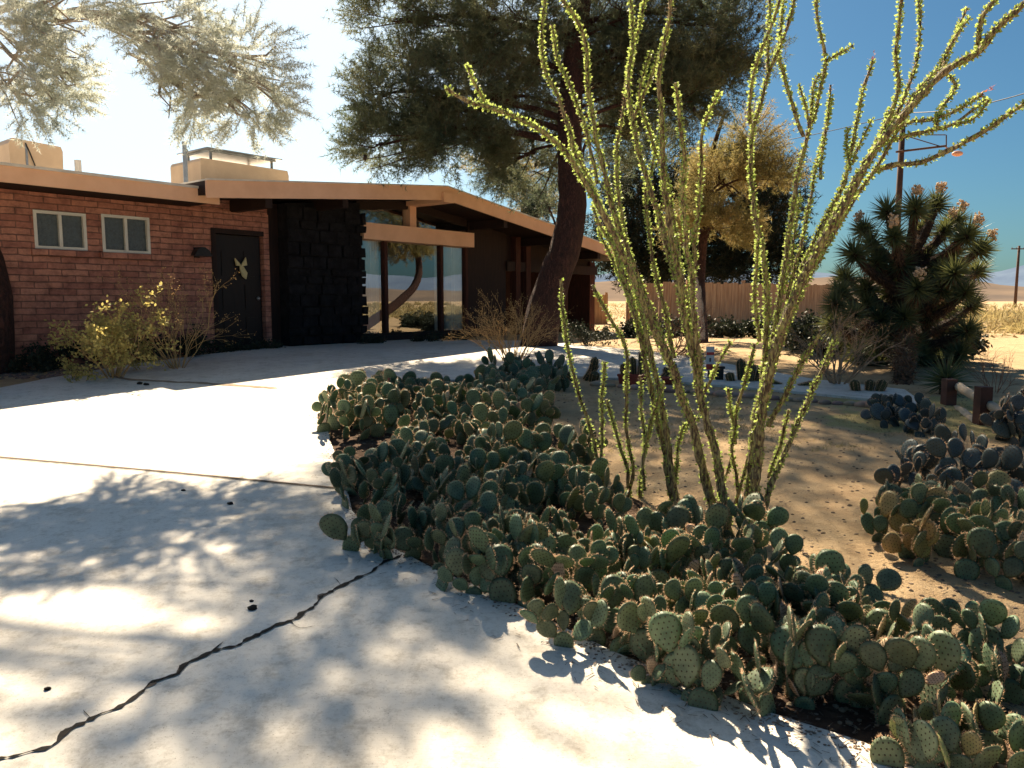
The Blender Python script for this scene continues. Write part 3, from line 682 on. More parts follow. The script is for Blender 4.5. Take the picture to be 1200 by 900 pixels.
# left overhanging pine: trunk at the left edge, high limbs over the drive
random.seed(13)
tb = P(-8, 412, 11.3)
tl = [Vector((tb.x, tb.y, .4)), P(-4, 370, 11.3), P(-8, 330, 11.4), P(-20, 280, 11.5), P(-45, 200, 11.8), Vector((-8.9, 12.2, 5.5)), Vector((-9.0, 12.6, 8.0)), Vector((-8.6, 12.8, 10.5))]
el = [E(30, 60, 70, 55, 9.3, 360), E(85, 30, 50, 40, 9.0, 170), E(25, 118, 50, 30, 9.0, 140), E(75, 95, 26, 42, 9.1, 120),
      E(190, 25, 60, 35, 9.0, 200), E(235, 70, 55, 45, 8.8, 260), E(290, 75, 46, 45, 8.8, 190), E(290, 128, 42, 26, 8.7, 150), E(225, 120, 40, 30, 8.8, 120), E(195, 60, 30, 30, 8.8, 80), E(320, 105, 24, 32, 8.7, 70), E(110, -30, 120, 45, 9.4, 300)]
def anch(c):
    return Vector((-8.4, 11.2, 5.6)) if c.x < -4.5 else Vector((-5.6, 10.1, 5.2))
left = pine('pine_tree', 'pale hazy pine overhanging from the top left corner with trunk at the left edge', Vector((tb.x, tb.y, .6)), tl, [.24, .2, .19, .18, .17, .16, .12, .05], el, .085, .0030, M['needles_veiled'], tufts=7, per=11, gap=-.12, nseed=31, anchor=anch, droop=.3, cones=0, freq=2.0, sub=9, lk=.4, lbark=M['palelimb'], mul=.66)
lb = MB(); limb(lb, [Vector((-8.7, 12.0, 4.9)), Vector((-7.2, 11.2, 5.6)), Vector((-5.6, 10.1, 5.2)), P(205, 40, 8.9), P(235, 75, 8.8), P(262, 105, 8.8)], .06, .015, 8); lb.build('limb', M['palelimb'], left)
# high crown out of frame that throws the dappled shade on the drive
hi = []
for (u, v, r, n) in [(400, 620, .42, 50), (330, 690, .3, 18), (430, 700, .45, 60), (300, 800, .25, 16), (360, 830, .35, 34), (400, 770, .35, 36), (180, 880, .25, 22), (240, 760, .3, 22), (480, 860, .3, 22), (150, 790, .25, 12), (560, 800, .25, 14), (450, 575, .5, 110), (500, 630, .5, 110), (570, 640, .45, 60), (430, 640, .4, 70), (560, 580, .35, 30)]:
    gp = G(u, v); q = gp+SUN*(15.0 if gp.y > 4 else 13.0)
    hi.append((q, (r*1.35, r*1.35, r), int(n*1.25)))
cr = MB(); needle_cloud(cr, hi, .13, .006, 5, 7, -.6, 0, 41, freq=2); cr.build('crown', [M['needles_veiled'], M['palelimb']], left)
for c, r, n in hi:
    lb = MB(); a = Vector((-8.9, 12.7, min(9.5, max(6.5, c.z-1.2)))); limb(lb, [a, a.lerp(c, .5)+Vector((0, 0, .3)), c], .05, .012, 5); lb.build('limb', M['palelimb'], left)
# ------------------------------------------------------------------ prickly pears
def pad_mesh(name, m, Lp, Wp, spines=True, seed=0, dense=1):
    random.seed(seed); mb = MB(); NR, NA = 5, 22; T = Lp*.065
    def outline(a):   # a=0 at base, pi at the top; ovate shape
        x = math.sin(a)*Wp/2*(1+.16*math.cos(a+math.pi)); z = Lp/2-math.cos(a)*Lp/2
        if z < Lp*.3: x *= .55+.45*(z/(Lp*.3))
        return x, z
    bend = rnd(-.12, .12)*Lp
    def pt(x, z, y): return (x, y+bend*((z/Lp)**2)+.04*Lp*math.sin(x/Wp*3+seed), z)
    ctr = (0, Lp*.52)
    for side in (-1, 1):
        base = len(mb.v); mb.v.append(pt(ctr[0], ctr[1], side*T))
        for i in range(1, NR+1):
            f = i/NR
            for k in range(NA):
                ox, oz = outline(2*math.pi*k/NA); x = ctr[0]+(ox-ctr[0])*f; z = ctr[1]+(oz-ctr[1])*f
                mb.v.append(pt(x, z, side*T*math.sqrt(max(0, 1-f**3))))
        for k in range(NA):
            k2 = (k+1) % NA; a = base+1+k; b = base+1+k2
            mb.f.append((base, a, b) if side == -1 else (base, b, a)); mb.m.append(0)
            for i in range(NR-1):
                p, q = base+1+i*NA+k, base+1+i*NA+k2
                fc = (p, p+NA, q+NA, q); mb.f.append(fc if side == -1 else fc[::-1]); mb.m.append(0)
    # areoles in a quincunx with a few spines
    rows = 8
    for side in (-1, 1):
        for j in range(1, rows):
            z = Lp*j/rows
            for i in range(-4, 5):
                x = (i+.5*(j % 2))*Wp/6.2; e = ((x-0)/(Wp*.47))**2+((z-Lp*.53)/(Lp*.48))**2
                if e > .92: continue
                y = side*T*math.sqrt(max(0, 1-e**1.5)); c = Vector(pt(x, z, y+side*.0008)); r = .0038*Lp/.18
                n_ = 5; vs = [c+Vector((0, side*.004, 0))]+[c+Vector((math.cos(t*2*math.pi/n_)*r, 0, math.sin(t*2*math.pi/n_)*r*1.2)) for t in range(n_)]
                mb.add(vs, [(0, 1+t, 1+(t+1) % n_) for t in range(n_)], 1)
                if spines and random.random() < .25*dense:
                    d = Vector((rnd(-.7, .7), side*1, rnd(-.2, .9))).normalized(); w = Vector((.0007, 0, 0)); mb.tri(c-w, c+w, c+d*rnd(.01, .022), 2)
    for k in range(int(60*dense)):
        a = rnd(.55, 2*math.pi-.55); x, z = outline(a); c = Vector(pt(x, z, 0)); o_ = Vector((x-ctr[0], 0, z-ctr[1])).normalized()
        for _ in range(2):
            d = (o_+Vector((rnd(-.5, .5), rnd(-.6, .6), rnd(-.5, .5)))).normalized(); w = d.cross(rdir()).normalized()*.0014; mb.tri(c-w, c+w, c+d*rnd(.006, .022), 2)
    me = bpy.data.meshes.new(name); me.from_pydata(mb.v, [], mb.f)
    for x in (m, M['areole'], M['spine']): me.materials.append(x)
    me.polygons.foreach_set('material_index', mb.m); me.polygons.foreach_set('use_smooth', [True]*len(mb.f)); 
    bm = bmesh.new(); bm.from_mesh(me); bmesh.ops.remove_doubles(bm, verts=bm.verts, dist=1e-5); bm.to_mesh(me); bm.free()
    me.update(); return me
def pad_set(m, prefix): return [(pad_mesh(prefix, m, L, W, seed=i, dense=1), L, W) for i, (L, W) in enumerate([(.18, .14), (.20, .15), (.165, .135), (.19, .125), (.15, .13), (.21, .165)])]
PG = pad_set(M['pad'], 'pad'); PB = pad_set(M['pad_blue'], 'pad'); PY = pad_set(M['pad_yellow'], 'pad')
PD = [(pad_mesh('dried_pad', M['pad_dry'], L, W, seed=20+i), L, W) for i, (L, W) in enumerate([(.15, .075), (.17, .07)])]
bud = MB()
bud.blob((0, 0, .012), .012, 1, 0, .1, (1, 1, 1.8)); budme = bud.build('_b', M['oflower']); bm_ = budme.data; bpy.data.objects.remove(budme)
def prickly(label, ctr, rx, ry, roots, hmax, pads=PG, dry=.03, scale=1.0, seed=0, alt=None, altp=0, face=(0, -1), cap=95, group='prickly pear clumps', name='prickly_pear', lean=0, buds=False, spread=1.0, rot=0):
    random.seed(seed); o = thing(name, Vector((ctr.x, ctr.y, H(ctr.y))), label, 'cactus', group); cnt = 0; roots = int(roots*1.75); cap = min(98, int(cap*2.1))
    def put(me, M4, nm='pad'):
        c = bpy.data.objects.new(nm, me); C.objects.link(c); c.parent = o
        c.matrix_local = Matrix.Translation(-o.location) @ M4; return c
    q = []
    for i in range(roots):
        for _ in range(20):
            a = rnd(0, 2*math.pi); k = math.sqrt(rnd(0, 1)); dx, dy = math.cos(a)*k*rx, math.sin(a)*k*ry
            break
        x = ctr.x+dx*math.cos(rot)-dy*math.sin(rot); y = ctr.y+dx*math.sin(rot)+dy*math.cos(rot)
        edge = k
        yaw = math.atan2(face[0], -face[1])+random.gauss(0, .75); tilt = random.gauss(0, .3)
        outx, outy = (dx*math.cos(rot)-dy*math.sin(rot))*edge, (dx*math.sin(rot)+dy*math.cos(rot))*edge
        q.append((Vector((x, y, H(y)-.03)), yaw, rnd(-.35, .35), tilt, 0, hmax*(1-.35*edge*edge)))
    while q and cnt < cap:
        p, yaw, roll, tilt, lv, hm = q.pop(0)
        r = random.random(); isd = r < dry and lv > 0
        src = PD if isd else (alt if (alt and random.random() < altp and lv > 0) else pads)
        me, L, W = random.choice(src); s = .76*scale*rnd(.68, 1.22)*(1.0 if lv < 3 else .88)
        Rm = Matrix.Rotation(yaw, 4, 'Z') @ Matrix.Rotation(tilt, 4, 'X') @ Matrix.Rotation(roll, 4, 'Y')
        M4 = Matrix.Translation(p) @ Rm @ Matrix.Scale(s, 4)
        put(me, M4, 'dried_pad' if isd else 'pad'); cnt += 1
        if isd: continue
        top = M4 @ Vector((0, 0, L))
        if buds and lv >= 2 and random.random() < .5:
            for _ in range(3):
                a = rnd(-.7, .7); e = M4 @ Vector((math.sin(a)*W*.42, 0, L*.5+math.cos(a)*L*.48)); put(bm_, Matrix.Translation(e), 'bud')
        h = (top.z-H(p.y))*.88
        if h > hm or lv > 5: continue
        nch = random.choice([1, 2, 2, 2, 3]) if lv < 3 else random.choice([0, 1, 1, 2])
        for k in range(nch):
            a = (k-(nch-1)/2)*rnd(.75, 1.1)+rnd(-.25, .25)
            e = M4 @ Vector((math.sin(a)*W*.44, 0, L*.52+math.cos(a)*L*.46))
            q.append((e, yaw+random.gauss(0, .55), max(-1.15, min(1.15, roll*.5+a*.75+rnd(-.2, .2))), max(-.75, min(.75, tilt*.6+random.gauss(0, .28))), lv+1, hm))
    return o
gx = lambda u, v: G(u, v)
spec = [
 # label, base px, rx, ry, roots, height, seed, kwargs
 ('grey green prickly pear at the leftmost point of the bed overhanging the drive', (424, 505), .42, .5, 10, .5, 1, dict(cap=48, scale=1.2)),
 ('prickly pear behind it topped by one tall budding pad facing the front window', (468, 474), .6, .8, 18, .72, 2, dict(cap=60, scale=1.3, buds=True)),
 ('sunlit prickly pear at the back of the bed nearest the picture window', (545, 474), .75, .8, 20, .78, 3, dict(cap=66, scale=1.3)),
 ('prickly pear just right of the leftmost clump, between it and the sunlit back pads', (495, 500), .5, .6, 12, .46, 24, dict(cap=50, scale=1.1)),
 ('prickly pear in the centre of the far half, half shaded by the pine', (555, 503), .5, .55, 12, .5, 25, dict(cap=50, scale=1.1)),
 ('prickly pear in the middle of the bed behind the shaded drive edge clumps', (525, 572), .45, .45, 12, .44, 26, dict(cap=50)),
 ('prickly pear along the sand left of the slender ocotillo shoots', (640, 548), .42, .5, 11, .42, 27, dict(cap=44)),
 ('prickly pear on the sandy bed side just before the dark blue green clump', (600, 482), .5, .55, 12, .5, 23, dict(cap=50, scale=1.15)),
 ('shaded prickly pear on the bed edge where the expansion joint ends', (456, 578), .33, .6, 12, .38, 4, dict(cap=55)),
 ('prickly pear in the middle of the broad far half of the bed', (530, 530), .65, .7, 16, .55, 5, dict(cap=66, scale=1.1)),
 ('prickly pear on the sandy back side of the bed before the dark house clump', (605, 515), .55, .7, 14, .52, 6, dict(cap=55, scale=1.1)),
 ('deeply shaded prickly pear where the long crack meets the bed', (484, 630), .45, .45, 13, .42, 7, dict(cap=60)),
 ('prickly pear left of the slender ocotillo shoots', (575, 598), .5, .5, 13, .46, 8, dict(cap=64)),
 ('prickly pear at the foot of the slender ocotillo shoots', (668, 600), .5, .42, 12, .44, 9, dict(cap=56)),
 ('prickly pear in the dark hollow behind the first big pad shadows', (578, 682), .4, .32, 10, .36, 10, dict(cap=46, dry=.05)),
 ('bright rimmed prickly pear with a shrivelled pale pad left of the ocotillo', (668, 694), .42, .36, 12, .42, 11, dict(cap=56, dry=.07)),
 ('prickly pear crowding the thick left ocotillo canes', (775, 675), .42, .34, 12, .40, 12, dict(cap=54, alt=PY, altp=.12)),
 ('prickly pear on the drive edge below the left ocotillo', (738, 757), .40, .26, 11, .32, 13, dict(cap=48, dry=.07)),
 ('prickly pear hiding the bases of the thick left ocotillo canes on the sand side', (832, 668), .36, .26, 11, .34, 28, dict(cap=46, scale=1.05)),
 ('prickly pear around the foot of the tall right ocotillo', (870, 715), .40, .30, 12, .36, 14, dict(cap=54, dry=.06)),
 ('prickly pear on the drive edge below the tall right ocotillo', (862, 812), .36, .22, 11, .28, 15, dict(cap=46)),
 ('dark large padded prickly pear right of the ocotillo beside the sand', (965, 755), .38, .26, 12, .33, 16, dict(cap=54, dry=.06)),
 ('prickly pear with several dried white pads at the narrow end of the bed', (1020, 822), .34, .22, 11, .27, 17, dict(cap=44, dry=.10)),
 ('prickly pear with one raised leaning pad over the sand at right', (1120, 800), .22, .2, 6, .28, 18, dict(cap=22)),
 ('low yellow green prickly pear in the bottom right corner', (1140, 895), .34, .14, 9, .12, 19, dict(cap=26, alt=PY, altp=.3)),
]
for lb_, px, rx, ry, n, h, sd, kw in spec:
    if 12 <= sd <= 19: kw['scale'] = kw.get('scale', 1)*.88
    prickly(lb_, gx(*px), rx, ry, n, h, seed=sd*13+1, **kw)
prickly('big dark blue green prickly pear in house shade beside the pine trunk', gx(615, 456), .6, .7, 16, .95, seed=301, cap=70, scale=1.35, group='prickly pears beside the house')
prickly('pale grey prickly pear left of the split rail fence', gx(1072, 505), .28, .4, 8, .5, PB, seed=311, cap=34, group='prickly pears at right')
prickly('purple grey prickly pear mound in shade in front of the split rail fence', gx(1140, 580), .6, .45, 16, .46, PB, seed=312, cap=70, group='prickly pears at right', scale=1.1)
prickly('tall dark purple prickly pear at the right edge behind the rails', P(1215, 520, 7.0), .35, .5, 10, .62, PB, seed=313, cap=48, group='prickly pears at right', scale=1.2)
prickly('yellow padded prickly pear spreading onto the sand at right', gx(1085, 640), .45, .38, 12, .22, PG, seed=314, cap=46, alt=PY, altp=.35, group='prickly pears at right')
prickly('dark green prickly pear mound at the right edge above the sand', gx(1165, 635), .5, .55, 15, .34, PG, seed=315, cap=70, alt=PY, altp=.12, dry=.06, group='prickly pears at right')
prickly('prickly pear at the right edge just below the yellow padded one', gx(1185, 680), .25, .2, 7, .2, PG, seed=316, cap=24, dry=.15, group='prickly pears at right')
# ------------------------------------------------------------------ ocotillos
LEAF = {'n': 0}
def cane(o, px, Y0, Y1, r0, r1, leafy=2.0, sz=.020, bud=False, v0=None):
    n = len(px); L = [0]
    for i in range(1, n): L.append(L[-1]+math.hypot(px[i][0]-px[i-1][0], px[i][1]-px[i-1][1]))
    pts = [P(px[i][0], px[i][1], Y0+(Y1-Y0)*L[i]/L[-1]) for i in range(n)]
    pp = smooth_path(pts, .035); k = len(pp)
    pp = [p+Vector((noise.noise(p*6), noise.noise(p*6+Vector((5, 0, 0))), 0))*.012 for p in pp]
    t = MB(); t.tube(pp, [(r0+(r1-r0)*(i/(k-1))**.8)*(1+.12*math.sin(i*1.9+r0*999)) for i in range(k)], 7, jit=.16)
    st = t.build('stem', M['cane'], o)
    lf = MB(); acc = 0; ang = rnd(0, 6)
    for i in range(1, k):
        seg = (pp[i]-pp[i-1]).length; acc += seg; f = i/k
        while acc > .005:
            acc -= .005; ang += 2.4
            tdir = (pp[i]-pp[i-1]).normalized(); a = tdir.cross(Vector((.2, 1, .1))).normalized(); b = tdir.cross(a)
            r = r0+(r1-r0)*f**.8; od = a*math.cos(ang)+b*math.sin(ang); p = pp[i]-tdir*acc+od*r*.8
            w_ = tdir.cross(od).normalized()*.0012; lf.tri(p-w_, p+w_, p+od*rnd(.012, .03)+tdir*.004, 1)
            if random.random() > leafy*(.40+.6*min(1, f*1.5))*(.62+.9*noise.noise(pp[i]*9)): continue
            for _ in range(random.choice((2, 3, 4))):
                d = (od+tdir*rnd(-.1, 1.1)+rdir()*.75).normalized(); s = sz*rnd(.6, 1.25); w = d.cross(rdir()).normalized()*s*.3
                m_ = p+d*s*.55; lf.quad(p, m_+w, p+d*s, m_-w, 0)
    if bud:
        e = pp[-1]; tdir = (pp[-1]-pp[-2]).normalized()
        for _ in range(16):
            q = e+tdir*rnd(-.02, .05)+rdir()*.008; d = (tdir+rdir()*.5).normalized(); w = d.cross(rdir()).normalized()*.004; lf.tri(q-w, q+w, q+d*.02, 2)
    lf.build('leaves', [M['oleaf'], M['spine'], M['oflower']], st)
    st.children[0].matrix_parent_inverse = Matrix.Identity(4) if False else st.children[0].matrix_parent_inverse
    return st
random.seed(77)
# leaves are built with parent offset of the stem (0,0,0) but stem is offset: fix below
class _Fix: pass
oL = thing('ocotillo', G(842, 655), 'leafy ocotillo with thick canes leaning up to the left, one arching over the roof', 'ocotillo', 'ocotillos in the cactus bed')
oR = thing('ocotillo', G(880, 650), 'tallest ocotillo whose dense canes sweep up to the top right corner', 'ocotillo', 'ocotillos in the cactus bed')
oS = thing('ocotillo', G(715, 600), 'young ocotillo of slender bright green shoots left of the thick canes', 'ocotillo', 'ocotillos in the cactus bed')
left_c = [
 ([(842,655),(835,600),(822,540),(803,475),(785,425),(762,375),(735,310),(712,262),(690,220),(665,180),(640,158),(612,141),(575,126),(548,119),(522,103)], 4.4, 4.0, .028, .009),
 ([(572,125),(560,106),(552,90),(547,76)], 4.08, 4.0, .009, .006),
 ([(762,375),(740,320),(718,270),(700,235),(682,200),(668,160),(655,112),(641,88),(634,62),(636,30),(641,-20)], 4.45, 4.8, .018, .007),
 ([(785,425),(765,370),(742,310),(724,260),(708,200),(697,150),(690,100),(684,45),(670,14),(650,-12)], 4.4, 4.5, .02, .008),
 ([(700,215),(688,160),(676,120),(665,95),(655,70),(648,30)], 4.5, 4.9, .010, .006),
 ([(855,655),(850,600),(838,530),(822,470),(812,420),(800,350),(790,290),(778,220),(777,150),(772,90),(781,40),(790,-30)], 4.3, 4.2, .027, .009),
 ([(800,350),(782,290),(768,240),(752,190),(742,140),(735,100),(742,50),(738,-10)], 4.25, 4.7, .017, .007),
 ([(742,140),(757,105),(770,70),(778,48)], 4.6, 4.5, .009, .006),
 ([(735,100),(740,60),(752,25),(757,-10)], 4.68, 4.8, .008, .006),
 ([(822,470),(816,400),(812,340),(806,290),(800,235),(804,190),(796,140),(790,97)], 4.3, 3.9, .018, .007),
 ([(812,330),(815,280),(820,220),(822,170),(829,135),(843,108)], 4.25, 4.0, .012, .006),
 ([(790,600),(782,545),(770,490),(757,430),(745,370),(722,300),(707,250),(690,205),(672,170)], 4.9, 5.1, .022, .008),
 ([(797,605),(788,560),(780,500),(768,440),(755,380),(744,330),(730,260),(722,190),(728,140),(737,98),(741,60)], 4.8, 5.2, .021, .007),
 ([(790,420),(780,370),(768,320),(760,270),(757,230),(765,190),(772,160)], 4.5, 4.7, .013, .006),
 ([(745,370),(732,320),(716,285),(702,262),(694,240)], 4.9, 5.1, .012, .006),
 ([(810,400),(802,340),(790,270),(783,215),(770,180),(752,130),(750,100),(764,60)], 4.4, 4.6, .013, .006),
 ([(768,440),(752,390),(735,345),(718,305),(706,280),(698,250)], 4.9, 5.3, .012, .006)]
for px, a, b_, r0, r1 in left_c: cane(oL, px, a, b_, r0*1.1, r1*1.1)
for px in ([(757,575),(752,545),(757,515),(768,480),(777,448)], [(790,600),(793,550),(797,515),(803,495)], [(757,525),(752,480),(749,440)], [(795,520),(808,495),(820,490)], [(838,600),(846,570),(858,530),(857,505)]):
    cane(oL, px, 4.9, 4.8, .010, .008, 1.6, .02)
right_c = [
 ([(880,650),(884,580),(890,500),(905,420),(930,350),(960,290),(990,240),(1020,185),(1050,145),(1075,115),(1105,85),(1147,60),(1162,40),(1200,3)], 4.4, 4.0, .03, .015),
 ([(1147,60),(1147,35),(1152,18),(1170,-5)], 4.1, 4.0, .013, .009),
 ([(875,650),(878,580),(884,510),(898,440),(922,370),(950,310),(985,240),(1015,190),(1038,150),(1052,105),(1050,60),(1054,20),(1060,-20)], 4.5, 4.3, .025, .008),
 ([(1040,155),(1060,112),(1073,75),(1079,40),(1075,-10)], 4.35, 4.6, .011, .007),
 ([(1062,125),(1085,95),(1105,74),(1118,45),(1132,10)], 4.2, 4.5, .010, .006),
 ([(1105,80),(1112,58),(1122,38),(1134,22)], 4.3, 4.4, .008, .006),
 ([(1025,165),(1060,145),(1090,140),(1118,131),(1152,110)], 4.3, 3.8, .011, .006),
 ([(1028,172),(1060,160),(1095,152),(1118,145),(1140,130),(1157,115)], 4.3, 4.0, .011, .006),
 ([(1118,145),(1135,143),(1150,130),(1157,118)], 4.05, 3.9, .006, .005),
 ([(1022,200),(1050,193),(1080,190),(1120,172),(1150,155),(1180,136),(1215,112)], 4.3, 3.7, .014, .009),
 ([(884,560),(893,480),(912,400),(940,330),(965,270),(988,215),(998,180),(1003,145),(1011,108),(1022,70)], 4.5, 4.9, .020, .008),
 ([(998,190),(1008,168),(1018,150),(1022,140)], 4.7, 4.8, .008, .005),
 ([(995,200),(992,175),(994,150)], 4.7, 4.8, .008, .005),
 ([(882,600),(888,520),(897,450),(908,390),(918,320),(927,255),(936,200),(950,150),(960,110),(967,72),(962,40),(953,-20)], 4.5, 4.7, .022, .007),
 ([(967,72),(985,62),(1001,53)], 4.65, 4.6, .008, .006),
 ([(950,150),(945,125),(940,110),(936,98)], 4.6, 4.6, .008, .005),
 ([(950,145),(952,118),(956,92),(966,85)], 4.6, 4.7, .008, .006),
 ([(942,160),(930,125),(918,85),(912,66),(915,35),(918,-5)], 4.6, 4.7, .011, .007),
 ([(876,620),(880,540),(890,470),(897,410),(900,350),(892,290),(884,240),(880,180),(886,140),(900,90),(912,60),(925,25),(932,-10)], 4.5, 4.6, .021, .008),
 ([(880,145),(878,115),(884,85),(893,58),(908,22),(915,0)], 4.58, 4.4, .010, .007),
 ([(900,85),(901,45),(902,-10)], 4.58, 4.7, .009, .007),
 ([(890,400),(884,350),(886,310),(890,280)], 4.4, 4.2, .011, .007),
 ([(915,345),(924,320),(930,285),(938,228)], 4.6, 4.8, .009, .006),
 ([(922,350),(936,300),(948,245),(957,190),(968,150),(975,115)], 4.6, 5.0, .011, .006),
 ([(962,210),(963,175),(970,140),(973,100)], 4.8, 5.0, .009, .006),
 ([(896,470),(915,400),(938,345),(962,300),(985,262),(1005,228),(1025,200),(1045,165),(1066,128)], 4.4, 4.2, .018, .008),
 ([(888,500),(904,430),(926,365),(952,305),(975,260),(997,225),(1012,200),(1028,170),(1040,130)], 4.45, 4.6, .017, .008),
 ([(892,480),(908,405),(932,335),(955,280),(978,235),(990,210)], 4.55, 4.8, .014, .008),
 ([(885,640),(897,590),(915,540),(932,500),(950,462),(965,430),(979,398)], 4.3, 4.6, .018, .011),
 ([(900,500),(925,455),(940,425),(960,392)], 4.4, 4.3, .013, .010),
 ([(1100,80),(1120,100),(1100,130),(1098,150)], 4.15, 4.0, .008, .006)]
for i, (px, a, b_, r0, r1) in enumerate(right_c): cane(oR, px, a, b_, r0*1.1, r1*1.1, bud=i in (9, 13, 10, 6))
for px in ([(868,600),(862,560),(858,520),(866,470),(874,440),(884,403)], [(862,520),(856,480),(852,455)], [(862,590),(870,560),(880,530)], [(820,470),(832,445),(845,420),(857,400)], [(900,560),(915,520),(925,480)]):
    cane(oR, px, 4.6, 4.5, .010, .009, 1.6, .02)
sh_c = [[(712,600),(704,560),(695,515),(680,465),(668,425),(661,375),(657,328)], [(716,600),(706,560),(705,500),(706,460),(708,424)], [(722,600),(742,560),(733,500),(735,450),(731,405),(714,372),(694,334)],
        [(735,600),(736,555),(722,510),(712,468)], [(750,600),(752,560),(757,520),(768,480)]]
for px in sh_c: cane(oS, px, 5.3, 5.2, .013, .010, 1.7, .021)
# leaves were offset by the stem's (zero) location while the stem sits under the plant's Empty
for o in (oL, oR, oS):
    for st in o.children:
        for l in st.children: l.location = -o.location
# ------------------------------------------------------------------ Joshua tree
random.seed(21)
def rosette(lf, c, d, R_, n, shag=None):
    for i in range(n):
        k = (i+.5)/n; th = math.acos(1-1.55*k); ph = i*2.39996
        a = d.cross(Vector((.1, .3, 1)) if abs(d.z) < .9 else Vector((1, 0, 0))).normalized(); b = d.cross(a)
        v = (d*math.cos(th)+(a*math.cos(ph)+b*math.sin(ph))*math.sin(th)+rdir()*.12).normalized()
        s = c-d*R_*.25*k; e = s+v*R_*rnd(.8, 1.1); w = v.cross(rdir()).normalized()*.014
        lf.tri(s-w, s+w, e, 0)
jt = thing('joshua_tree', G(1058, 448), 'dark spiky Joshua tree with cream flower heads at the right of the fence', 'tree')
heads = [(1012,262,.5),(1040,240,.6),(1073,236,1),(1098,232,1),(1120,252,.6),(1135,268,1),(1150,285,1),(1048,270,.2),(1080,262,.3),(1108,262,.3),(1000,290,0),(1025,300,0),(1055,300,.3),(1085,295,0),(1118,290,0),(1145,310,.4),
         (990,318,0),(1015,330,0),(1042,335,.5),(1075,330,.6),(1105,330,0),(1132,335,0),(1140,350,0),(978,350,0),(1000,362,0),(1030,368,0),(1060,365,.5),(1090,360,.3),(1118,365,0),(1070,395,.4),(1045,400,0),(1095,398,0),(1125,408,0),(1010,390,0),(1065,425,0),(1060,285,0),(1090,310,0),(1040,318,0),(1070,312,0),(1105,310,0),(1120,312,0),(1020,280,0),(985,335,0),(1052,350,0),(1080,345,0),(1015,350,0),(1105,350,0),(1030,390,0),(1080,410,0),(990,385,0),(1005,410,0),(1110,385,0),(1135,380,0),(1045,425,0),(1085,432,0),(1025,420,0),(1105,420,0),(975,372,0),(1062,405,0)]
Yj = 12.2; jb = MB(); jl = MB(); js = MB(); base = G(1058, 450)
lvl = [base+Vector((0, 0, -.1)), P(1060, 410, Yj), P(1062, 370, Yj), P(1065, 330, Yj), P(1066, 300, Yj)]
jb.tube(smooth_path(lvl, .1), .13, 9, jit=.12)
jbloom = []
for (u, v, fl) in heads:
    c = P(u, v+6, Yj+rnd(-.8, .8)); s = P(1060+(u-1060)*.25, max(v+45, 300) if v < 360 else min(v+25, 430), Yj)
    mid = s.lerp(c, .55)+Vector((0, 0, -.06)); pp = smooth_path([s, mid, c], .06); jb.tube(pp, [.075-.02*i/len(pp) for i in range(len(pp))], 7, jit=.15)
    d = ((c-mid).normalized()+Vector((0, 0, .5))).normalized(); rosette(jl, c, d, rnd(.27, .35), 210)
    for p in pp[len(pp)//4:-1]:
        for _ in range(26):
            v_ = (rdir()+Vector((0, 0, -.6))).normalized(); w = v_.cross(rdir()).normalized()*.010; js.tri(p-w, p+w, p+v_*rnd(.12, .19))
    if fl and random.random() < .15+fl*.7: jbloom.append((c, d))
for i in range(900):
    p = base.lerp(lvl[2], rnd(0, 1))+Vector((rnd(-.12, .12), rnd(-.12, .12), 0)); v_ = (rdir()+Vector((0, 0, -.5))).normalized(); w = v_.cross(rdir()).normalized()*.010; js.tri(p-w, p+w, p+v_*rnd(.12, .2))
jb.build('trunk', M['jbark'], jt); jl.build('crown', M['jleaf'], jt); js.build('dead_leaves', M['jshag'], jt)
for c, d in jbloom:
    b = MB(); q = c+d*.24
    for _ in range(70): b.blob(q+rdir()*rnd(.02, .085)+Vector((0, 0, rnd(-.04, .05))), rnd(.012, .024), 1, 0, .3)
    b.build('flower_head', M['jbloom'], jt)
yu = thing('yucca', G(1108, 462), 'dark spiky yucca at the foot of the Joshua tree near the rail fence', 'yucca')
b = MB(); rosette(b, G(1108, 462)+Vector((0, 0, .22)), Vector((0, 0, 1)), .38, 150); b.build('leaves', M['jleaf'], yu)
b = MB(); b.tube([G(1108, 462, -.05), G(1108, 462, .22)], .08, 8, jit=.1); b.build('stem', M['jbark'], yu)
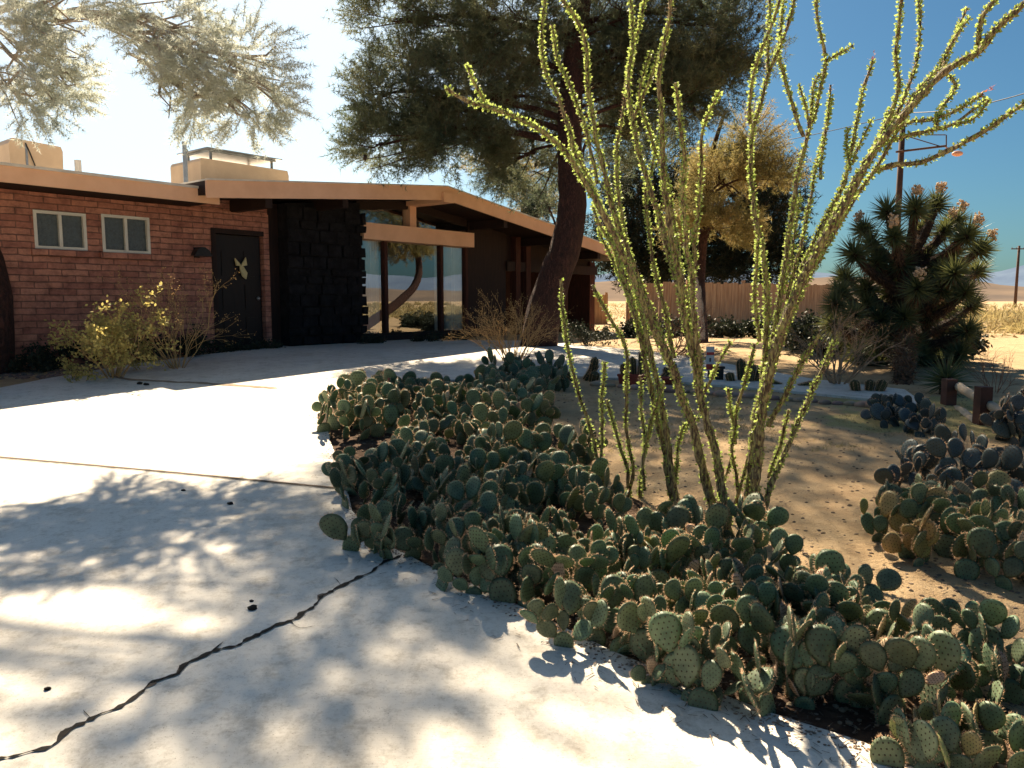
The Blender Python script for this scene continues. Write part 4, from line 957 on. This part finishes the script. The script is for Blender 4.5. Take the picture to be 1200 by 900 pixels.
# ------------------------------------------------------------------ shrubs
def twigs(mb, p, d, L, r, depth, spread=.6, tips=None, grav=0.0, seg=4):
    q = p; n = 4; pts = [p]
    for i in range(n):
        d = (d+rdir()*.16+Vector((0, 0, grav))).normalized(); q = q+d*L/n; pts.append(q)
    mb.tube(pts, [r*(1-.5*i/n) for i in range(n+1)], seg, cap=False)
    if depth == 0:
        if tips is not None: tips.append((q, d))
        return
    for i in range(random.choice((2, 3))):
        s = pts[random.choice((2, 3, 4))]; twigs(mb, s, (d+rdir()*spread).normalized(), L*rnd(.55, .8), r*.55, depth-1, spread, tips, grav, seg)
def shrub(name, label, base, stems, L, depth, mt, leafm=None, leaf=.03, per=8, r=.012, spread=.6, up=.7, cat='shrub', radius=.1, grav=0, spray=.06, group=None):
    o = thing(name, base, label, cat, group); tw = MB(); tips = []
    for _ in range(stems):
        a = rnd(0, 6.283); d = Vector((math.cos(a)*(1-up), math.sin(a)*(1-up), up)).normalized()
        twigs(tw, base+Vector((math.cos(a)*radius*rnd(0, 1), math.sin(a)*radius*rnd(0, 1), -.03)), d, L*rnd(.7, 1.1), r, depth, spread, tips, grav)
    tw.build('branches', mt, o)
    if leafm:
        lf = MB()
        for p, d in tips:
            for _ in range(per):
                c = p+rdir()*rnd(0, spray)-d*rnd(0, .15); v = rdir(); w = v.cross(rdir()).normalized()*leaf*.3; lf.quad(c, c+v*leaf*.5+w, c+v*leaf, c+v*leaf*.5-w)
        lf.build('leaves', leafm, o)
    return o
random.seed(31)
def at(u, v, Y): p = P(u, v, Y); return Vector((p.x, p.y, H(Y)))
shrub('shrub', 'yellow leaved shrub in front of the two small brick wall windows', at(132, 400, 10.7), 20, .60, 3, M['drytwig'], M['shrubleaf'], .055, 12, .010, .7, .6, spray=.09)
shrub('shrub', 'dry golden twiggy shrub left of the front door under the lantern', at(208, 400, 11.6), 18, .72, 3, M['drytwig'], M['drytwig'], .025, 5, .008, .5, .66, spray=.06)
shrub('shrub', 'low bright yellow green sprig at the left of the yellow shrub', at(92, 410, 10.4), 4, .25, 2, M['twigbark'], M['shrubleaf'], .05, 12, .006, .7, .6, spray=.07)
for i, (u, Y, s) in enumerate([(60, 12.0, .45), (165, 12.4, .5), (235, 13.3, .45), (40, 11.5, .35), (110, 12.4, .5)]):
    shrub('shrub', 'dark low leafy shrub against the foot of the brick wall', at(u, 400, Y), 10, s*.62, 3, M['twigbark'], M['darkleaf'], .05, 10, .009, .8, .5, group='dark shrubs along the brick wall', spray=.1)
for u, Y, s in [(285, 14.1, .3), (315, 14.6, .28), (262, 13.8, .3)]:
    shrub('shrub', 'dark low plant beside the step at the front door', at(u, 400, Y), 9, s*.5, 2, M['twigbark'], M['darkleaf'], .05, 14, .008, .9, .4, group='dark plants at the door step', spray=.1)
for u, Y, s in [(440, 16.0, .35), (500, 17.0, .35), (535, 17.6, .4)]:
    shrub('shrub', 'dark small shrub under the picture window', at(u, 400, Y), 9, s*.5, 2, M['twigbark'], M['darkleaf'], .05, 14, .008, .9, .4, group='dark shrubs under the picture window', spray=.1)
shrub('shrub', 'leafless dark golden bush at the foot of the big pine', at(600, 410, 12.6), 30, .55, 3, M['drytwig'], M['drytwig'], .02, 4, .008, .5, .62, radius=.35)
shrub('shrub', 'round dark shrub in the porch shade right of the big pine', at(690, 400, 15.5), 10, .3, 3, M['twigbark'], M['darkleaf'], .05, 12, .009, .8, .5, spray=.1)
shrub('shrub', 'bare reddish branching bush before the fence behind the left ocotillo', at(785, 420, 13.2), 14, .5, 4, M['reddishtwig'], None, r=.014, spread=.75, up=.5)
shrub('shrub', 'bare pale branching bush in front of the Joshua tree', at(982, 455, 10.2), 11, .62, 4, M['palebark'], M['drytwig'], .018, 3, .018, .6, .55, spray=.03)
shrub('shrub', 'bare bush right of the sign with curving pale branches', at(812, 420, 12.6), 4, .4, 3, M['palebark'], None, r=.014, spread=.7, up=.4)
shrub('shrub', 'thin dry twig bush behind the split rail fence', at(1168, 440, 9.6), 10, .3, 3, M['reddishtwig'], None, r=.006, spread=.5, up=.7)
for u, Y, s in [(760, 19.5, .5), (840, 19.8, .5), (880, 19.5, .55), (925, 19.2, .6), (800, 20.5, .5)]:
    shrub('hedge_shrub', 'black green shrub of the low hedge along the fence', at(u, 400, Y), 16, s*.5, 3, M['twigbark'], M['darkleaf'], .08, 14, .01, .8, .5, group='hedge shrubs along the fence', radius=.5, spray=.16)
for u, Y, s in [(960, 13.8, .7), (1010, 13.4, .8), (1060, 13.4, .8), (1095, 13.0, .6), (985, 14.5, .8)]:
    shrub('shrub', 'black green shrub filling the shade under the Joshua tree', at(u, 430, Y), 16, s*.5, 3, M['twigbark'], M['darkleaf'], .08, 14, .01, .8, .5, group='shrubs under the Joshua tree', radius=.4, spray=.14)
# ------------------------------------------------------------------ small torch cacti and pots
def torch(mb, p, d, L, r):
    n = 8; d = d.normalized(); a = d.cross(Vector((.2, 1, .3))).normalized(); b = d.cross(a); seg = 16; base = len(mb.v)
    for i in range(n+1):
        f = i/n; rr = r*(math.sqrt(max(0, 1-((f-.72)/.28)**2)) if f > .72 else (.82+.18*f/.72)); rr = max(rr, .003)
        for k in range(seg):
            q = rr*(1 if k % 2 else .86); an = 2*math.pi*k/seg; mb.v.append(tuple(p+d*L*f+(a*math.cos(an)+b*math.sin(an))*q))
    for i in range(n):
        for k in range(seg): mb.f.append((base+i*seg+k, base+i*seg+(k+1) % seg, base+(i+1)*seg+(k+1) % seg, base+(i+1)*seg+k)); mb.m.append(0)
    mb.f.append(tuple(base+n*seg+k for k in range(seg))); mb.m.append(0)
    for k in range(1, seg, 2):
        for j in range(int(L/.018)):
            f = j*.018/L; rr = r*(math.sqrt(max(0, 1-((f-.72)/.28)**2)) if f > .72 else (.82+.18*f/.72)); an = 2*math.pi*k/seg; o_ = a*math.cos(an)+b*math.sin(an)
            c = p+d*L*f+o_*rr
            for _ in range(7):
                v = (o_+rdir()*.8+d*.2).normalized(); w = v.cross(rdir()).normalized()*.0022; mb.tri(c-w, c+w, c+v*rnd(.015, .03), 1)
def torch_thing(label, stems, base, group='small torch cacti along the walkway', pot=None):
    o = thing('torch_cactus', base, label, 'cactus', group)
    for (p, d, L, r) in stems:
        mb = MB(); torch(mb, p, Vector(d), L, r); mb.build('stem', [M['torch'], M['gspine']], o)
    return o
g0 = at(684, 446, 10.6)
torch_thing('golden torch cactus with one raised arm and a round pup beside the dark prickly pear', [(g0+Vector((.02, 0, .0)), (.55, 0, .8), .30, .055), (g0+Vector((.10, 0, .08)), (.25, -.1, 1), .26, .055), (g0+Vector((.12, -.08, -.02)), (.2, -.4, 1), .17, .07), (g0+Vector((-.12, 0, -.02)), (-.8, 0, .6), .2, .06)], g0)
def pot(label, c, r, h):
    mb = MB(); seg = 18; prof = [(.72*r, 0), (.95*r, h*.8), (1.08*r, h*.8), (1.08*r, h), (.92*r, h), (.9*r, h*.85), (0.01, h*.85)]; b0 = 0
    for (rr, z) in prof:
        for k in range(seg): a = 2*math.pi*k/seg; mb.v.append((c.x+rr*math.cos(a), c.y+rr*math.sin(a), c.z+z))
    for i in range(len(prof)-1):
        for k in range(seg): mb.f.append((i*seg+k, i*seg+(k+1) % seg, (i+1)*seg+(k+1) % seg, (i+1)*seg+k)); mb.m.append(0)
    o = mb.build('flower_pot', M['pot'], None, False); tag(o, label, 'pot', 'red clay pots by the walkway'); return o
pa = at(731, 450, 10.3); pb = at(747, 452, 10.1); pc = at(786, 452, 10.3)
pot('small red clay pot holding one upright cactus, left of the big pot', pa, .085, .13); pot('larger red clay pot holding a cactus cluster', pb, .13, .17); pot('low red clay pot at the foot of the bare reddish bush', pc, .13, .09)
torch_thing('single upright cactus in the small left clay pot', [(pa+Vector((0, 0, .11)), (0, 0, 1), .17, .055)], pa+Vector((0, 0, .11)))
q = pb+Vector((0, 0, .145)); torch_thing('cluster of three cacti in the larger clay pot', [(q+Vector((-.05, .02, 0)), (-.1, 0, 1), .25, .05), (q+Vector((.05, 0, 0)), (.05, .1, 1), .34, .052), (q+Vector((.02, -.07, 0)), (.1, -.2, 1), .16, .045)], q)
g1 = at(873, 455, 10.4); torch_thing('clump of five golden rimmed cacti right of the sign', [(g1+Vector((-.18, 0, -.02)), (-.3, 0, 1), .17, .06), (g1+Vector((-.03, .05, 0)), (-.05, .1, 1), .33, .065), (g1+Vector((.05, -.03, 0)), (.1, 0, 1), .28, .06), (g1+Vector((.15, 0, 0)), (.35, 0, 1), .25, .055), (g1+Vector((.22, -.05, -.02)), (.6, -.1, 1), .2, .06)], g1)
g2 = at(1015, 467, 9.6); torch_thing('clump of three stubby cacti near the pale bare bush', [(g2+Vector((-.12, 0, -.02)), (-.25, 0, 1), .19, .06), (g2+Vector((.03, 0, 0)), (.1, 0, 1), .17, .06), (g2+Vector((.13, -.03, -.02)), (.35, 0, 1), .2, .062)], g2)
g3 = at(935, 460, 10.0); torch_thing('pair of low cacti lying along the walkway border', [(g3, (1, -.2, .25), .22, .05), (g3+Vector((-.18, .1, 0)), (-1, .1, .3), .18, .05)], g3)
g4 = at(776, 446, 10.8); torch_thing('cactus leaning left behind the low clay pot', [(g4, (.7, 0, .7), .28, .05), (g4+Vector((.15, 0, .0)), (-.6, 0, .7), .2, .045)], g4)
# sign
sp_ = at(832, 452, 10.6); sg = thing('yard_sign', sp_, 'small red and white warning sign on a short stake beside the walkway', 'sign')
zt = P(832, 406, 10.6).z; zb = P(832, 434, 10.6).z; x0 = P(827.5, 420, 10.6).x; x1 = P(837, 420, 10.6).x; y = 10.6
b = MB(); b.box(x0, x1, y, y+.012, zb, zt); b.build('sign_plate', M['sign_white'], sg)
hh = zt-zb
b = MB(); b.box(x0+.003, x1-.003, y-.004, y-.001, zt-hh*.36, zt-hh*.24); b.box(x0+.003, x1-.003, y-.004, y-.001, zb+hh*.03, zb+hh*.26); b.build('red_band', M['sign_red'], sg)
b = MB(); cx = (x0+x1)/2; b.box(cx-.012, cx+.012, y-.005, y-.001, zb+hh*.36, zb+hh*.52); b.build('sign_mark', M['sign_dark'], sg)
b = MB(); b.box(cx-.02, cx+.02, y+.014, y+.04, H(y)-.1, zt-.02); b.build('stake', M['post'], sg)
dpst = at(842, 455, 10.5); b = MB(); b.box(dpst.x-.05, dpst.x+.05, dpst.y-.05, dpst.y+.05, H(10.5)-.1, P(842, 432, 10.5).z); b.box(dpst.x-.065, dpst.x+.065, dpst.y-.065, dpst.y+.065, P(842, 432, 10.5).z+.002, P(842, 430, 10.5).z+.01)
tag(b.build('path_light', M['black']), 'short black square path light right behind the warning sign', 'path light')
# border stones
random.seed(51)
for i in range(26):
    t = i/25; u = 700+t*370; v = 450.5+t*29; c = G(u, v+1.5+rnd(-.6, .6)); m_ = MB(); r = rnd(.05, .11); m_.blob(c+Vector((0, 0, r*.25)), r, 2, 0, .07, (1.3, .9, .6)); tag(m_.build('border_stone', M['stone'], None, True), 'rounded tan edging stone lining the walkway', 'stone', 'edging stones along the walkway')
# loose stones in the bed, twigs and leaves on ground
m_ = MB()
for i in range(900):
    k = rnd(0, len(bed_edge)-1.001); a = bed_edge[int(k)].lerp(bed_edge[int(k)+1], k-int(k)); c = a+Vector((rnd(.02, .45), rnd(.02, .5), 0)); c.z = H(c.y)+.008; r = rnd(.004, .016)
    m_.blob(c, r, 1, 0, .25, (1, 1, .6))
tag(m_.build('bed_gravel', M['gravel']), 'loose pebbles along the edge of the cactus bed', 'gravel', kind='stuff')
m_ = MB()
for i in range(2600):
    u, v = rnd(560, 1230), rnd(470, 880); c = G(u, v); L = rnd(.01, .05); d = Vector((rnd(-1, 1), rnd(-1, 1), 0)).normalized(); w = Vector((-d.y, d.x, 0))*rnd(.001, .004); z = Vector((0, 0, rnd(.007, .013)))
    m_.quad(c+z-w, c+z+w, c+z+d*L+w*.5, c+z+d*L-w*.5)
for i in range(500):
    c = G(rnd(380, 1080), rnd(560, 880)); k = rnd(0, len(bed_edge)-1.001); c = bed_edge[int(k)].lerp(bed_edge[int(k)+1], k-int(k))+Vector((rnd(-.25, .1), rnd(-.2, .05), 0)); c.z = H(c.y)+.036
    L = rnd(.01, .05); d = Vector((rnd(-1, 1), rnd(-1, 1), 0)).normalized(); w = Vector((-d.y, d.x, 0))*rnd(.001, .003); m_.quad(c-w, c+w, c+d*L+w*.5, c+d*L-w*.5)
tag(m_.build('leaf_litter', M['joint']), 'dry needles and twig litter strewn over sand and bed edge', 'litter', kind='stuff')
m_ = MB()
for i in range(900):
    k = rnd(0, len(bed_edge)-1.001); a = bed_edge[int(k)].lerp(bed_edge[int(k)+1], k-int(k)); t = abs(random.gauss(0, .05)); c = a+Vector((-t*.75, -t*.65, 0)); c.z = H(c.y)+.032; r = rnd(.0015, .006)
    m_.blob(c, r, 1, 0, .3, (1.4, 1, .5))
tag(m_.build('spilled_soil', M['gravel']), 'crumbs of soil and grit spilled from the bed onto the driveway edge', 'soil', kind='stuff')
m_ = MB()
for i in range(2600):
    c = G(rnd(560, 1230), 455+rnd(0, 1)**1.5*420); r = rnd(.003, .014); m_.blob(c, r, 1, 0, .3, (1.2, 1, .6))
tag(m_.build('sand_pebbles', M['gravel']), 'small pebbles scattered over the sandy yard', 'pebbles', kind='stuff')
m_ = MB()
for i in range(700):
    c = G(rnd(640, 1130), rnd(452, 530)); 
    if noise.noise(c*1.1) < -.05: continue
    for j in range(9):
        v = (rdir()*.8+Vector((0, 0, 1))).normalized(); w = v.cross(rdir()).normalized()*.0025; b0 = c+Vector((rnd(-.05, .05), rnd(-.05, .05), 0)); m_.tri(b0-w, b0+w, b0+v*rnd(.02, .06))
tag(m_.build('short_grass', M['scrub']), 'sparse short dry grass on the yard', 'grass', kind='stuff')
m_ = MB()
for i in range(2600):
    u = rnd(-150, 300)**1; v = rnd(412, 445)-u*.02; c = G(u, v); 
    if v > 456-max(u, -50)*.19-1: continue
    r = rnd(.012, .05); m_.blob(c, r, 1, 0, .25, (1, 1, .6))
tag(m_.build('gravel', M['gravel']), 'brown gravel strip between driveway and brick wall', 'gravel', kind='stuff')
for (u, v, r) in [(296, 721, .018), (270, 596, .016), (215, 580, .012), (164, 453, .03), (172, 454, .03), (295, 712, .008), (56, 817, .01)]:
    c = G(u, v, .03); m_ = MB(); m_.blob(c+Vector((0, 0, r*.4)), r, 2, 0, .2, (1.3, 1, .7)); tag(m_.build('pebble', M['crack'], None, True), 'small dark pebble lying on the driveway', 'pebble', 'pebbles on the driveway')
# ------------------------------------------------------------------ desert, hills, poles
random.seed(61)
m_ = MB()
for i in range(420):
    Y = 21+ (rnd(0, 1)**1.7)*170; X = rnd(-.1, 1.5)*Y if Y > 30 else rnd(.52, 1.6)*Y
    if Y < 34 and X < 10: continue
    s = rnd(.35, .9); c = Vector((X, Y, H(Y)))
    for k in range(90 if Y < 60 else 45):
        d = rdir(); d.z = abs(d.z); p = c+Vector((d.x*s*1.2, d.y*s*1.2, d.z*s*.85))*rnd(.3, 1); v = (d+rdir()*.6).normalized(); L = rnd(.1, .22)*(1 if Y < 60 else 1.6); w = v.cross(rdir()).normalized()*.02*(1 if Y < 60 else 2)
        m_.tri(p-w, p+w, p+v*L)
for i in range(620):
    if i < 200: Y = rnd(19, 48); X = Y*rnd(.54, .95)
    else: X = 14+rnd(0, 1)**1.6*170; Y = rnd(-.25, .75)*X+6
    if X < 13 and Y < 16: continue
    s = rnd(.3, .8); c = Vector((X, Y, H(Y)))
    for k in range(60):
        d = rdir(); d.z = abs(d.z); p = c+Vector((d.x*s*1.2, d.y*s*1.2, d.z*s*.85))*rnd(.3, 1); v = (d+rdir()*.6).normalized(); L = rnd(.12, .26)*(1+X/120); w = v.cross(rdir()).normalized()*.025*(1+X/60)
        m_.tri(p-w, p+w, p+v*L)
tag(m_.build('desert_scrub', M['scrub']), 'golden dry scrub covering the desert beyond the yard', 'scrub', kind='stuff')
def hills(name, dist, amp, seed, m, a0=-100, a1=130, basez=0):
    mb = MB(); n = 160; rows = [0, .25, .5, .75, 1.0]
    for i in range(n+1):
        a = R(a0+(a1-a0)*i/n); 
        for j, f in enumerate(rows):
            r = dist*(1+.35*f); h = amp*f*(.55+.6*abs(noise.fractal(Vector((a*3+seed, seed, f*.8)), 1, 2, 6))+.45*noise.noise(Vector((a*1.4+seed, 3, 0))))
            mb.v.append((math.sin(a)*r, math.cos(a)*r, basez-6+max(0, h)+ (noise.noise(Vector((a*60, f*5, seed)))*amp*.05 if f else 0)))
    k = len(rows)
    for i in range(n):
        for j in range(k-1): mb.f.append((i*k+j, (i+1)*k+j, (i+1)*k+j+1, i*k+j+1)); mb.m.append(0)
    tag(mb.build(name, m, None, True), kind='structure')
hills('hills', 900, 40, 4.2, M['hill']); hills('mountains', 2200, 150, 1.7, M['hillhaze'])
def pole(u, vtop, Y, label, r, arm):
    b0 = at(u, 350, Y); zt = P(u, vtop, Y).z; o = thing('utility_pole', b0, label, 'utility pole', 'wooden utility poles')
    m_ = MB(); m_.tube([b0, Vector((b0.x, b0.y, zt))], [r, r*.75], 10); m_.build('pole', M['pole'], o, True)
    if arm:
        m_ = MB(); m_.box(b0.x-1.2, b0.x+1.2, Y-r-.12, Y-r-.0, zt-.5, zt-.36); m_.build('crossarm', M['pole'], o)
        for x in (-1.1, -.5, .5, 1.1):
            m_ = MB(); m_.tube([Vector((b0.x+x, Y-r-.06, zt-.358)), Vector((b0.x+x, Y-r-.06, zt-.18))], .05, 6); m_.build('insulator', M['metal'], o)
    return o, Vector((b0.x, Y-r, zt))
o1, t1 = pole(1047, 133, 38, 'nearer utility pole with bracket arm and lamp behind the Joshua tree', .17, False)
k = lambda u, v: P(u, v, 37.7)
m_ = MB(); m_.tube([k(1050, 178), k(1108, 171)], .055, 6); m_.tube([k(1058, 158), k(1104, 172)], .025, 5); m_.tube([k(1058, 158), k(1108, 158)], .025, 5); m_.tube([k(1109, 158), k(1109, 172)], .03, 5); m_.build('bracket_arm', M['pole'], o1)
m_ = MB(); c = k(1122, 180); m_.tube([k(1108, 172), k(1116, 177)], .03, 5); m_.blob(c, .22, 2, 0, .02, (1.2, .8, .6)); m_.build('lamp_head', M['lamp_head'], o1, True)
o2, t2 = pole(1190, 288, 105, 'far thin utility pole with crossarm at the right edge', .2, True)
def wire(a, b_, sag, r, label):
    m_ = MB(); n = 30; m_.tube([a.lerp(b_, i/n)+Vector((0, 0, -sag*4*(i/n)*(1-i/n))) for i in range(n+1)], r, 4); tag(m_.build('power_line', M['black']), label, 'power line', 'overhead wires')
wire(t1, P(700, 190, 50), .5, .02, 'thin overhead wire running left from the nearer utility pole')
wire(t1, P(1330, 60, 25), .5, .02, 'thin overhead wire running right from the nearer utility pole')
# ------------------------------------------------------------------ camera, light, sky
cam = bpy.data.cameras.new('camera'); co = bpy.data.objects.new('camera', cam); C.objects.link(co)
cam.sensor_width = 36; cam.lens = F/1200*36; cam.clip_end = 9000; cam.clip_start = .05
co.location = (0, 0, CZ); co.rotation_euler = (R(90)-PITCH, 0, 0); bpy.context.scene.camera = co
sl = bpy.data.lights.new('sun', 'SUN'); sl.energy = 5; sl.angle = R(.53); sl.color = (1, .83, .6)
so = bpy.data.objects.new('sun', sl); C.objects.link(so); so.rotation_euler = (-SUN).to_track_quat('-Z', 'Y').to_euler(); so.location = (0, 0, 30)
w = bpy.data.worlds.new('World'); bpy.context.scene.world = w; w.use_nodes = True; nt = w.node_tree
bg = nt.nodes['Background']; sky = nt.nodes.new('ShaderNodeTexSky'); sky.sky_type = 'NISHITA'; sky.sun_disc = False
sky.sun_elevation = EL; sky.sun_rotation = AZ; sky.dust_density = 2.2; sky.air_density = 1.2; sky.ozone_density = 3.0; sky.altitude = 900
gm = coords(nt, 'Generated'); vn = nt.nodes.new('ShaderNodeVectorMath'); vn.operation = 'NORMALIZE'; nt.links.new(gm, vn.inputs[0])
dp_ = nt.nodes.new('ShaderNodeVectorMath'); dp_.operation = 'DOT_PRODUCT'; nt.links.new(vn.outputs[0], dp_.inputs[0]); dp_.inputs[1].default_value = (math.sin(R(-33))*math.cos(R(30)), math.cos(R(-33))*math.cos(R(30)), math.sin(R(30)))
aur = ramp_n(nt, dp_.outputs['Value'], [(0, (0, 0, 0)), (.66, (0, 0, 0)), (.77, (1.7, 1.95, 2.1)), (.87, (9.6, 9.2, 8.5)), (1, (10.2, 9.8, 9))])
skc = mix_n(nt, 1.0, sky.outputs[0], (.50, .86, 1.02), 'MULTIPLY')
nt.links.new(mix_n(nt, 1.0, skc, aur, 'ADD'), bg.inputs[0]); bg.inputs[1].default_value = .024
sc = bpy.context.scene; sc.view_settings.view_transform = 'Standard'; sc.view_settings.look = 'None'; sc.view_settings.exposure = 1.62; sc.view_settings.gamma = 1
sc.cycles.max_bounces = 8; sc.cycles.transparent_max_bounces = 12
for o in bpy.data.objects:
    if '_rot' in o: del o['_rot']
